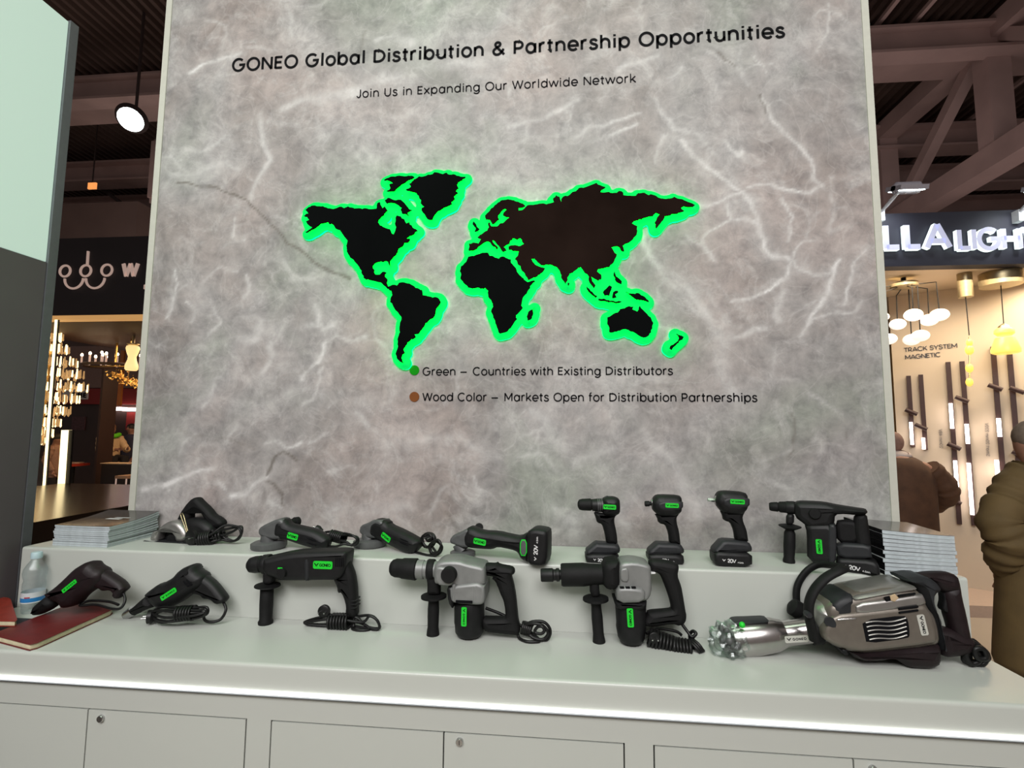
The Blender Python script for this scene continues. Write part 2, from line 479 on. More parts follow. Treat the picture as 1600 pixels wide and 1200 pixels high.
def bull_mark(mb, O, e1, e2, h, depth, nrm, mi=0):
    """the maker's little horned head mark: two spread horns over a wedge"""
    for poly in ([(-.75,.5),(-.55,.62),(-.30,.30),(-.05,.12),(-.05,-.5),(-.22,-.35),(-.25,-.12),(-.62,.2)],
                 [(.75,.5),(.55,.62),(.30,.30),(.05,.12),(.05,-.5),(.22,-.35),(.25,-.12),(.62,.2)]):
        n = len(poly)
        v = [O+e1*(a*h)+e2*(b*h) for a, b in poly]
        v += [p+nrm*depth for p in v]
        f = [tuple(range(n)), tuple(range(n, 2*n))]+[(i, (i+1) % n, n+(i+1) % n, n+i) for i in range(n)]
        mb.add(v, f, mi)
# ================================================================== SETTING
ZF, ZB = 0.933, 1.149          # front shelf and raised back shelf of the counter
YFRONT, YSTEP = -0.596, -0.272
XL, XR = -1.985, 1.268

# ---- floor
def floor_mat():
    m, nt, b, tc = new_nodes('beige_floor')
    n = nt.nodes.new('ShaderNodeTexNoise'); n.inputs['Scale'].default_value = 0.8; n.inputs['Detail'].default_value = 6
    r = nt.nodes.new('ShaderNodeValToRGB')
    r.color_ramp.elements[0].color = (0.40, 0.34, 0.28, 1); r.color_ramp.elements[1].color = (0.50, 0.44, 0.37, 1)
    nt.links.new(tc.outputs['Object'], n.inputs['Vector']); nt.links.new(n.outputs['Fac'], r.inputs['Fac'])
    nt.links.new(r.outputs['Color'], b.inputs['Base Color']); b.inputs['Roughness'].default_value = 0.35
    return m
tag(MB().box((-28, -6, -0.1), (28, 24, 0)).build('floor', floor_mat(), smooth=0), kind='structure')

# ---- marble panel (the back wall of the booth)
PX0, PX1, PZ1 = -1.788, 1.222, 4.15
VEINS = []
def vn(o, s, pts, w, k): VEINS.append(([onY(o[0]+x/s, o[1]+y/s, 0) for x, y in pts], w/s*0.00256*0.5, k))
A8, A7 = ((800,150), 2.667), ((250,180), 2.857)
for pts, w, k in [
 ([(705,190),(760,250),(830,300),(900,355),(950,400),(985,470),(1020,540),(1060,600),(1085,650),(1150,670),(1170,690)],22,.8),
 ([(1030,0),(1090,80),(1150,160),(1210,230),(1250,270),(1265,350),(1295,380)],20,.75),
 ([(1295,375),(1230,400),(1150,400),(1070,380),(980,385)],14,.8), ([(950,415),(880,425),(800,445),(770,440)],15,.7),
 ([(1170,690),(1140,750),(1080,800),(1000,830),(920,850)],15,.9), ([(1160,670),(1200,720),(1270,740),(1340,745)],18,.8),
 ([(1370,680),(1340,750),(1310,820),(1270,880),(1240,950),(1200,1000)],20,.9), ([(1480,650),(1440,720),(1410,800),(1370,880)],15,.7),
 ([(550,590),(570,650),(600,690),(700,780),(800,900),(850,980),(900,1040)],34,.5), ([(900,1000),(880,1080),(900,1180),(920,1260)],56,.55),
 ([(1130,820),(1100,880),(1110,940)],30,.5), ([(740,570),(800,620),(840,690)],20,.55), ([(800,620),(830,570),(900,530),(960,525),(1010,540)],11,.7),
 ([(880,440),(900,490),(915,525)],10,.7), ([(1120,430),(1150,500),(1160,600)],12,.6), ([(1180,670),(1210,610),(1270,590)],11,.7),
 ([(640,170),(600,280)],18,.5), ([(410,155),(520,120)],18,.6), ([(0,130),(120,100),(220,60),(280,20)],24,.5), ([(270,170),(330,130),(420,95),(540,75)],16,.6),
 ([(890,190),(950,240),(960,220)],22,.6), ([(1060,970),(980,985),(900,1010)],26,.6), ([(1240,940),(1340,910),(1430,905),(1450,870)],11,.6),
 ([(640,760),(720,850),(760,900),(840,930)],30,.4), ([(600,20),(680,140),(740,150)],22,.5), ([(1330,340),(1330,480),(1310,560)],16,.4)]:
    vn(*A8, pts, w, k)
for pts, w, k in [
 ([(440,0),(455,120),(490,210),(450,290),(400,380)],28,.55), ([(320,460),(325,540)],14,.6), ([(500,440),(600,490)],16,.5),
 ([(20,900),(60,820),(90,740),(70,680)],13,.7), ([(340,1010),(420,980),(440,920)],44,.55), ([(480,1010),(500,1080),(470,1150)],38,.55),
 ([(640,1180),(700,1090),(730,1020)],20,.7), ([(700,850),(720,940),(630,950)],30,.6), ([(770,940),(730,960)],30,.6), ([(780,990),(850,1010),(920,1000)],16,.7),
 ([(390,720),(410,790),(380,830)],24,.5), ([(120,840),(150,880),(130,920)],18,.6), ([(200,740),(280,670),(350,690)],16,.4), ([(110,150),(180,160),(280,100)],22,.4),
 ([(60,255),(180,260),(300,215),(360,240)],26,.35), ([(200,1000),(260,930),(240,860)],18,.4), ([(560,660),(600,720),(700,720)],20,.4),
 ([(80,295),(180,320),(280,335),(350,365),(430,420),(490,490),(560,580),(680,640),(770,690),(860,725)],6,-.9)]:
    vn(*A7, pts, w, k)
for pts, w, k in [
 ([(297,115),(320,106),(350,95),(375,86)],7,.9), ([(440,172),(480,158),(520,152),(570,132),(620,118)],17,.55), ([(225,762),(260,758),(290,745),(334,736)],9,1.0), ([(268,765),(250,757),(243,750)],4,.8),
 ([(340,752),(360,765)],5,.7), ([(365,773),(390,765),(415,742)],8,1.0), ([(415,692),(430,690),(445,700),(470,690)],5,.7), ([(480,690),(510,675)],5,.6),
 ([(415,740),(428,712),(440,707),(465,717)],2.5,-.9), ([(420,750),(440,770),(447,790)],2.5,-.8), ([(587,64),(610,56),(616,46)],6,.6), ([(620,57),(645,66)],16,.5),
 ([(500,158),(550,146),(600,116)],14,.5), ([(660,103),(742,103),(790,80)],18,.4), ([(960,113),(1000,92),(1026,83)],8,.45), ([(1110,77),(1152,113)],6,.45), ([(1042,122),(1060,107)],5,.5),
 ([(1122,80),(1146,107)],2,-.7), ([(1182,146),(1200,172)],2.5,-.8), ([(1232,648),(1237,690),(1235,710)],2.5,-.6), ([(1200,716),(1232,703),(1237,690)],7,.35),
 ([(1200,746),(1239,764)],8,.4), ([(1318,675),(1316,690)],4,-.5), ([(700,800),(716,840)],6,-.5), ([(560,640),(600,700),(590,760)],14,.3), ([(830,640),(900,720),(960,700)],16,.3),
 ([(1010,680),(1060,740),(1090,800)],14,.35), ([(640,690),(720,680),(780,720)],12,.3), ([(1080,200),(1130,250),(1180,330)],8,.3), ([(460,800),(470,830)],20,.35), ([(520,800),(640,790)],24,.3), ([(860,790),(900,830)],18,.35)]:
    vn((0, 0), 1.0, pts, w, k)
def marble_wall():
    dx = 0.0088
    nx = int((PX1-PX0)/dx); z0 = 0.9; nz = int((PZ1-z0)/dx)
    X, Z = np.meshgrid(np.linspace(PX0, PX1, nx+1), np.linspace(z0, PZ1, nz+1))
    rs = np.random.RandomState(5)
    def wob(a, f0):
        o = np.zeros_like(X)
        for i in range(7):
            f = f0*1.7**i; th = rs.rand()*6.28; o += np.sin((X*math.cos(th)+Z*math.sin(th))*f+rs.rand()*6.28)/1.45**i
        return o*a
    wx, wz = wob(.008, 14), wob(.008, 14)
    V = np.zeros_like(X); Dk = np.zeros_like(X)
    ragged = 0.75+0.22*wob(1.0, 26)
    allv = list(VEINS)
    for i in range(190):                               # small random flecks and short veins
        x, z = rs.uniform(PX0, PX1), rs.uniform(1.2, PZ1); th = rs.uniform(0, PI); p = [Vector((x, 0, z))]
        for k in range(rs.randint(2, 6)):
            th += rs.uniform(-.7, .7); L = rs.uniform(.02, .06); p.append(p[-1]+Vector((L*math.cos(th), 0, L*math.sin(th))))
        allv.append((p, rs.uniform(.002, .010), rs.uniform(.12, .45) if rs.rand() > .1 else -rs.uniform(.2, .4)))
    for p, w, k in allv:
        D = np.full_like(X, 9.0)
        for a, b in zip(p[:-1], p[1:]):
            m = 0.10
            i0 = np.searchsorted(X[0], min(a.x, b.x)-m); i1 = np.searchsorted(X[0], max(a.x, b.x)+m)
            j0 = np.searchsorted(Z[:, 0], min(a.z, b.z)-m); j1 = np.searchsorted(Z[:, 0], max(a.z, b.z)+m)
            sx = X[j0:j1, i0:i1]+wx[j0:j1, i0:i1]; sz = Z[j0:j1, i0:i1]+wz[j0:j1, i0:i1]
            d = np.array((b.x-a.x, b.z-a.z)); L2 = d@d+1e-12
            t = np.clip(((sx-a.x)*d[0]+(sz-a.z)*d[1])/L2, 0, 1)
            D[j0:j1, i0:i1] = np.minimum(D[j0:j1, i0:i1], np.hypot(sx-a.x-t*d[0], sz-a.z-t*d[1]))
        q = np.exp(-(D/(max(w, .0035)))**2*1.2)*np.clip(ragged, 0.15, 1.3)+0.22*np.exp(-(D/(w*3+.012))**2)
        if k > 0: V = np.maximum(V, q*k)
        else: Dk = np.maximum(Dk, -np.exp(-(D/max(w, .0058))**2)*k)
    me = bpy.data.meshes.new('wall_back')
    v = np.stack([X.ravel(), np.zeros(X.size), Z.ravel()], 1)
    idx = np.arange(X.size).reshape(X.shape)
    f = np.stack([idx[:-1, :-1].ravel(), idx[:-1, 1:].ravel(), idx[1:, 1:].ravel(), idx[1:, :-1].ravel()], 1)
    n0 = len(v)
    ex = [(PX0, 0, 0), (PX1, 0, 0), (PX1, 0, z0), (PX0, 0, z0), (PX0, .1, 0), (PX1, .1, 0), (PX1, .1, PZ1), (PX0, .1, PZ1), (PX0, 0, PZ1), (PX1, 0, PZ1)]
    ef = [(n0, n0+1, n0+2, n0+3), (n0+5, n0+4, n0+7, n0+6), (n0, n0+4, n0+5, n0+1), (n0+8, n0+9, n0+6, n0+7), (n0+4, n0, n0+8, n0+7), (n0+1, n0+5, n0+6, n0+9)]
    me.from_pydata([tuple(a) for a in v]+ex, [], [tuple(int(c) for c in a) for a in f]+ef)
    for nm, A in (('vein', V), ('crack', Dk)):
        at = me.attributes.new(nm, 'FLOAT', 'POINT')
        at.data.foreach_set('value', np.concatenate([A.ravel(), np.zeros(len(ex))]).astype(np.float32))
    m, nt, b, tc = new_nodes('grey_marble')
    def noise(scale, detail, dist=0.0, rough=0.55):
        n = nt.nodes.new('ShaderNodeTexNoise'); n.inputs['Scale'].default_value = scale; n.inputs['Detail'].default_value = detail
        n.inputs['Distortion'].default_value = dist; n.inputs['Roughness'].default_value = rough
        nt.links.new(tc.outputs['Object'], n.inputs['Vector']); return n.outputs['Fac']
    def ramp(src, stops):
        r = nt.nodes.new('ShaderNodeValToRGB'); els = r.color_ramp.elements
        for i, (p, c) in enumerate(stops):
            e = els[i] if i < 2 else els.new(p)
            e.position = p; e.color = (*c, 1)
        nt.links.new(src, r.inputs['Fac']); return r.outputs['Color']
    def mix(f, a, c, mode='MIX'):
        x = nt.nodes.new('ShaderNodeMix'); x.data_type = 'RGBA'; x.blend_type = mode
        if isinstance(f, float): x.inputs[0].default_value = f
        else: nt.links.new(f, x.inputs[0])
        for s, i in ((a, 6), (c, 7)):
            if isinstance(s, tuple): x.inputs[i].default_value = (*s, 1)
            else: nt.links.new(s, x.inputs[i])
        return x.outputs[2]
    def math2(op, a, c):
        x = nt.nodes.new('ShaderNodeMath'); x.operation = op; x.use_clamp = True
        for s, i in ((a, 0), (c, 1)):
            if isinstance(s, (float, int)): x.inputs[i].default_value = s
            else: nt.links.new(s, x.inputs[i])
        return x.outputs[0]
    base = ramp(noise(2.2, 7, .6, .62), [(.28, (.195, .182, .174)), (.52, (.285, .270, .264)), (.76, (.40, .385, .38))])
    tint = ramp(noise(1.1, 3, .5), [(.36, (.90, 1.0, .91)), (.5, (1, 1, 1)), (.64, (1.0, .91, .88))])
    base = mix(1.0, base, tint, 'MULTIPLY')
    blot = ramp(noise(7.0, 8, .7, .66), [(.52, (0, 0, 0)), (.70, (1, 1, 1))])
    base = mix(math2('MULTIPLY', blot, .50), base, (.47, .455, .445))
    mott = ramp(noise(13.0, 10, .35, .72), [(.34, (.70, .70, .71)), (.5, (.98, .98, .98)), (.68, (1.25, 1.24, 1.23))])
    base = mix(1.0, base, mott, 'MULTIPLY')
    fine = ramp(noise(4.0, 5, .9, .5), [(.485, (0, 0, 0)), (.50, (1, 1, 1)), (.515, (0, 0, 0))])
    base = mix(math2('MULTIPLY', fine, .16), base, (.52, .50, .485))
    dark = ramp(noise(5.5, 5, .8, .55), [(.484, (0, 0, 0)), (.495, (1, 1, 1)), (.506, (0, 0, 0))])
    base = mix(math2('MULTIPLY', dark, .22), base, (.17, .165, .165))
    at = nt.nodes.new('ShaderNodeAttribute'); at.attribute_name = 'vein'
    grain = ramp(noise(60, 4, .5), [(.3, (.62, .62, .62)), (.7, (1, 1, 1))])
    base = mix(math2('MULTIPLY', at.outputs['Fac'], grain), base, (.60, .585, .575))
    at2 = nt.nodes.new('ShaderNodeAttribute'); at2.attribute_name = 'crack'
    base = mix(math2('MULTIPLY', at2.outputs['Fac'], .85), base, (.10, .085, .07))
    nt.links.new(base, b.inputs['Base Color']); b.inputs['Roughness'].default_value = 0.5
    b.inputs['Specular IOR Level'].default_value = 0.3
    me.materials.append(m)
    o = bpy.data.objects.new('wall_back', me); COL.objects.link(o)
    tag(o, kind='structure')
marble_wall()
tag(MB().box((PX0-.028, -.004, 0), (PX0, .104, PZ1)).build('trim_1', M['trim'], smooth=0), kind='structure')
tag(MB().box((PX1, -.004, 0), (PX1+.027, .104, PZ1)).build('trim_2', M['trim'], smooth=0), kind='structure')

# ---- left booth wall: dark lower boards, a lit frosted panel above
M['wallgrey'] = mat('charcoal_board', (0.088, 0.078, 0.082), 0.42, noise=0.1, nscale=2)
M['lit'] = mat('lit_frosted_panel', (0.4, 0.44, 0.4), 0.6, emit=(0.64, 0.90, 0.77), strength=0.40)
M['alu'] = mat('grey_aluminium', (0.15, 0.16, 0.17), 0.4, 0.5, noise=0.05)
tag(MB().box((-2.13, -1.7, 0), (-2.031, -.242, 2.247)).build('wall_left', M['wallgrey'], smooth=0), kind='structure')
tag(MB().box((-2.13, -.240, 0), (-2.026, -.205, 3.285)).build('trim_3', M['alu'], smooth=0), kind='structure')
tag(MB().box((-2.13, -1.7, 2.250), (-2.035, -.242, 3.278)).build('light_panel', M['lit'], smooth=0), 'large lit greenish-white panel set above the charcoal side wall', 'light panel')

# ---- counter
counter = tag(empty('display_counter', (-0.36, -0.3, 0)), 'long white two-tier display counter with a light line along its front', 'counter')
def cpart(mb, name, m, par=None, sm=40):
    mb.v = [p-counter.location for p in mb.v]
    return mb.build(name, m, par or counter, sm)
def rnd(p, idx, r):
    out = []
    for i in range(len(p)):
        a, b, c = Vector((*p[i-1], 0)), Vector((*p[i], 0)), Vector((*p[(i+1) % len(p)], 0))
        if i in idx:
            u = (a-b).normalized(); w = (c-b).normalized()
            for k in range(6):
                t = k/5; q = (b+u*r)*(1-t)**2 + b*2*t*(1-t) + (b+w*r)*t*t; out.append((q.x, q.y))
        else: out.append(p[i])
    return out
def yz_prism(pr, x0, x1):
    n = len(pr)
    v = [(x0, y, z) for y, z in pr]+[(x1, y, z) for y, z in pr]
    return MB().add(v, [tuple(range(n)), tuple(range(n, 2*n))]+[(i, (i+1) % n, n+(i+1) % n, n+i) for i in range(n)])
cpart(yz_prism(rnd([(YFRONT, .786), (YFRONT, ZF), (-.0045, ZF), (-.0045, .786)], (1,), .012), XL, XR), 'worktop', M['whitetop'])
stp = yz_prism(rnd([(YSTEP, ZF+.0005), (YSTEP, ZB), (-.0045, ZB), (-.0045, ZF+.0005)], (1,), .010), XL, XR).build('display_step', M['whitetop'])
tag(stp, 'raised white shelf block along the back of the counter against the marble wall', 'shelf block')
cpart(MB().box((XL+.01, YFRONT+.022, .05), (XR-.01, -.006, .786)), 'carcass', M['gap'], sm=0)
cpart(MB().box((XL, YFRONT+.04, 0), (XR, -.02, .09)), 'plinth', M['white'], sm=0)
DOORS = [(-1.84, -1.3565), (-1.3525, -.8735), (-.7955, -.3105), (-.3065, .168), (.2485, .7325), (.7365, 1.214)]
for a, b in [(XL, -1.844), (-.8695, -.7995), (.172, .2445), (1.218, XR)]:
    cpart(MB().box((a, YFRONT, .05), (b, YFRONT+.02, .786)), 'stile', M['white'], sm=0)
for i, (a, b) in enumerate(DOORS):
    d = cpart(MB().box((a, YFRONT-.0005, .10), (b, YFRONT+.018, .7825)), 'cabinet_door', M['white'], sm=0)
    if i % 2:
        c = Vector((a+.042, YFRONT-.0005, .762 if i == 1 else .764))
        m_ = MB().lathe(c, c+Vector((0, -.008, 0)), [(0, .010), (.7, .010), (1, .0085)], 24)
        lk = cpart(m_, 'lock', M['steel'], d)
        lk['label'] = 'round steel cam lock'
        cpart(MB().box(c+Vector((-.0012, -.0086, -.0055)), c+Vector((.0012, -.0078, .0055))), 'lock', M['gap'], d, 0)
M['led'] = mat('led_strip_light', (0.9, 0.9, 0.9), 0.5, emit=(1.0, 1.0, 0.96), strength=2.6)
ls = MB()
ls.tube([(XL, YFRONT-.004, .8585), (XR, YFRONT-.004, .8585)], .0042, 10)
cpart(ls, 'light_strip', M['led'])['label'] = 'glowing white light line'
cpart(MB().box((XL, YFRONT-.011, .8515), (XR, YFRONT+.001, .8540)), 'light_strip_profile', M['alu'], sm=0)

# ---- hall ceiling: ribbed deck and steelwork
M['deck'] = mat('ribbed_deck', (0.13, 0.088, 0.075), 0.55, 0.1, noise=0.15, nscale=1.5)
M['beam'] = mat('dull_brown_steel', (0.42, 0.30, 0.285), 0.6, noise=0.15, nscale=1.2)
M['beamdark'] = mat('dark_steel', (0.05, 0.033, 0.032), 0.6, noise=0.15, nscale=1.2)
mb = MB(); ZD = 9.3; x = -28.0; prof = []
while x < 28:
    prof += [(x, ZD), (x+.07, ZD), (x+.10, ZD+.09), (x+.17, ZD+.09)]; x += .20
v = [(a, -3, z) for a, z in prof]+[(a, 24, z) for a, z in prof]; n = len(prof)
mb.add(v, [(i, i+1, n+i+1, n+i) for i in range(n-1)])
v2 = [(-28, -3, ZD+.3), (28, -3, ZD+.3), (28, 24, ZD+.3), (-28, 24, ZD+.3)]
mb.add(v2, [(0, 1, 2, 3)])
tag(mb.build('ceiling', M['deck'], smooth=0), kind='structure')
def ibeam_x(Y, Z, x0, x1, h=.55, w=.34):
    m_ = MB()
    m_.box((x0, Y-w/2, Z), (x1, Y+w/2, Z+.05)).box((x0, Y-w/2, Z+h-.05), (x1, Y+w/2, Z+h)).box((x0, Y-.03, Z+.05), (x1, Y+.03, Z+h-.05))
    tag(m_.build('ceiling_beam', M['beam'], smooth=0), kind='structure')
for Y, Z, h, w in [(6.75, 8.1, .5, .34), (7.5, 8.35, .5, .5), (9.9, 8.1, .55, .5), (11.8, 8.1, .55, .5), (13.9, 8.1, .6, .6), (17.0, 8.0, .62, .7)]:
    ibeam_x(Y, Z, -28, 28, h, w)
tag(MB().box((-28, 20.5, 0), (28, 20.7, 9.6)).build('wall_far', mat('brown_hall_wall', (0.12, 0.08, 0.068), 0.8, noise=0.15, nscale=.6), smooth=0), kind='structure')
def truss_y(X, zl, zu, y0, y1, step, k_=1.0):
    m_ = MB(); m_.beam((X, y0, zl), (X, y1, zl), .42*k_, .40*k_).beam((X, y0, zu), (X, y1, zu), .42*k_, .36*k_)
    y = y0; k = 0
    while y < y1:
        m_.beam((X, y, zl), (X, y, zu), .38*k_, .32*k_, Vector((0, 1, 0)))
        if y+step <= y1: m_.beam((X, y+.25, zl+.1) if k % 2 else (X, y+.25, zu-.1), (X, y+step-.25, zu-.1) if k % 2 else (X, y+step-.25, zl+.1), .2, .2)
        y += step; k += 1
    tag(m_.build('roof_truss', M['beam'], smooth=0), kind='structure')
truss_y(7.6, 6.35, 8.55, 1.2, 20, 2.9)
truss_y(-9.6, 7.0, 8.4, 8.6, 20, 2.9, .5)
tag(MB().box((-13.5, 8.5, 5.6), (-9.9, 20, 6.9)).build('ceiling_duct', mat('brown_duct', (.15, .10, .088), .7, noise=.15, nscale=.8), smooth=0), kind='structure')
for xx in (5.6, 6.2, 9.4):
    tag(MB().beam((xx, 0, 8.75), (xx, 20, 8.75), .07, .07).build('ceiling_conduit', M['beam'], smooth=0), kind='structure')
tag(MB().beam((-6.6, 2, 8.6), (-4.9, 12, 8.6), .06, .06).build('ceiling_conduit', M['beam'], smooth=0), kind='structure')

# ================================================================== WALL LETTERING
def wall_text(s, p0, p1, caph, weight, label, Y=-.0012):
    a = onY(*p0, Y); b = onY(*p1, Y)
    z = (a.z+b.z)/2; a = Vector((a.x, Y, z)); W = b.x-a.x
    o = tag(empty('wall_lettering', a), label, 'lettering')
    words_on_line(s, o, Vector((0, 0, 0)), Vector((1, 0, 0)), Vector((0, 0, 1)), caph, W, weight, .001, Vector((0, -1, 0)), M['inkblack'])
    return o
def words_on_line(s, par, O, e1, e2, caph, W, weight, depth, nrm, m):
    em = caph/.7; nat = sum(GL[c][0] for c in s); tr = (W/em-nat)/(len(s)-1); x = 0.0
    for w in s.split(' '):
        ln = sum(GL[c][0] for c in w)+tr*(len(w)-1)
        m_ = MB(); stroke_text(m_, w, O+e1*(x*em), e1, e2, caph, ln*em, weight, depth, nrm)
        m_.build('word', m, par, 0)
        x += ln+tr+GL[' '][0]+tr
def dz(x, y0, y1): return onY(x, y0, 0).z-onY(x, y1, 0).z
wall_text('GONEO Global Distribution & Partnership Opportunities', (362, 113.3), (1227, 55.2), dz(578, 79, 97.7), .128, 'big bold black heading lettering along the top of the marble wall')
wall_text('Join Us in Expanding Our Worldwide Network', (557, 151), (994, 130), dz(745, 127, 139.3), .088, 'smaller black lettering in one line right under the big heading')
wall_text('Green \u2014 Countries with Existing Distributors', (660, 585.8), (1052, 585.8), dz(662, 574.2, 586), .102, 'black caption lettering beside the green dot under the map')
wall_text('Wood Color \u2014 Markets Open for Distribution Partnerships', (660, 625.4), (1184, 628.2), dz(662, 613.4, 625.4), .102, 'lowest line of black lettering, beside the brown dot')
for nm, px, c, lb in [('green', (647.5, 578.5), (.006, .20, .006), 'round green dot before the upper caption under the map'), ('brown', (647.5, 620), (.16, .055, .018), 'round brown dot before the lowest caption')]:
    c0 = onY(*px, -.001); r = .0205
    o = MB().lathe((0, 0, 0), (0, -.0015, 0), [(0, r), (1, r)], 40).build('legend_dot', mat(nm+'_vinyl', c, .7, noise=.05, spec=.05), smooth=30)
    o.location = c0; tag(o, lb, 'dot')

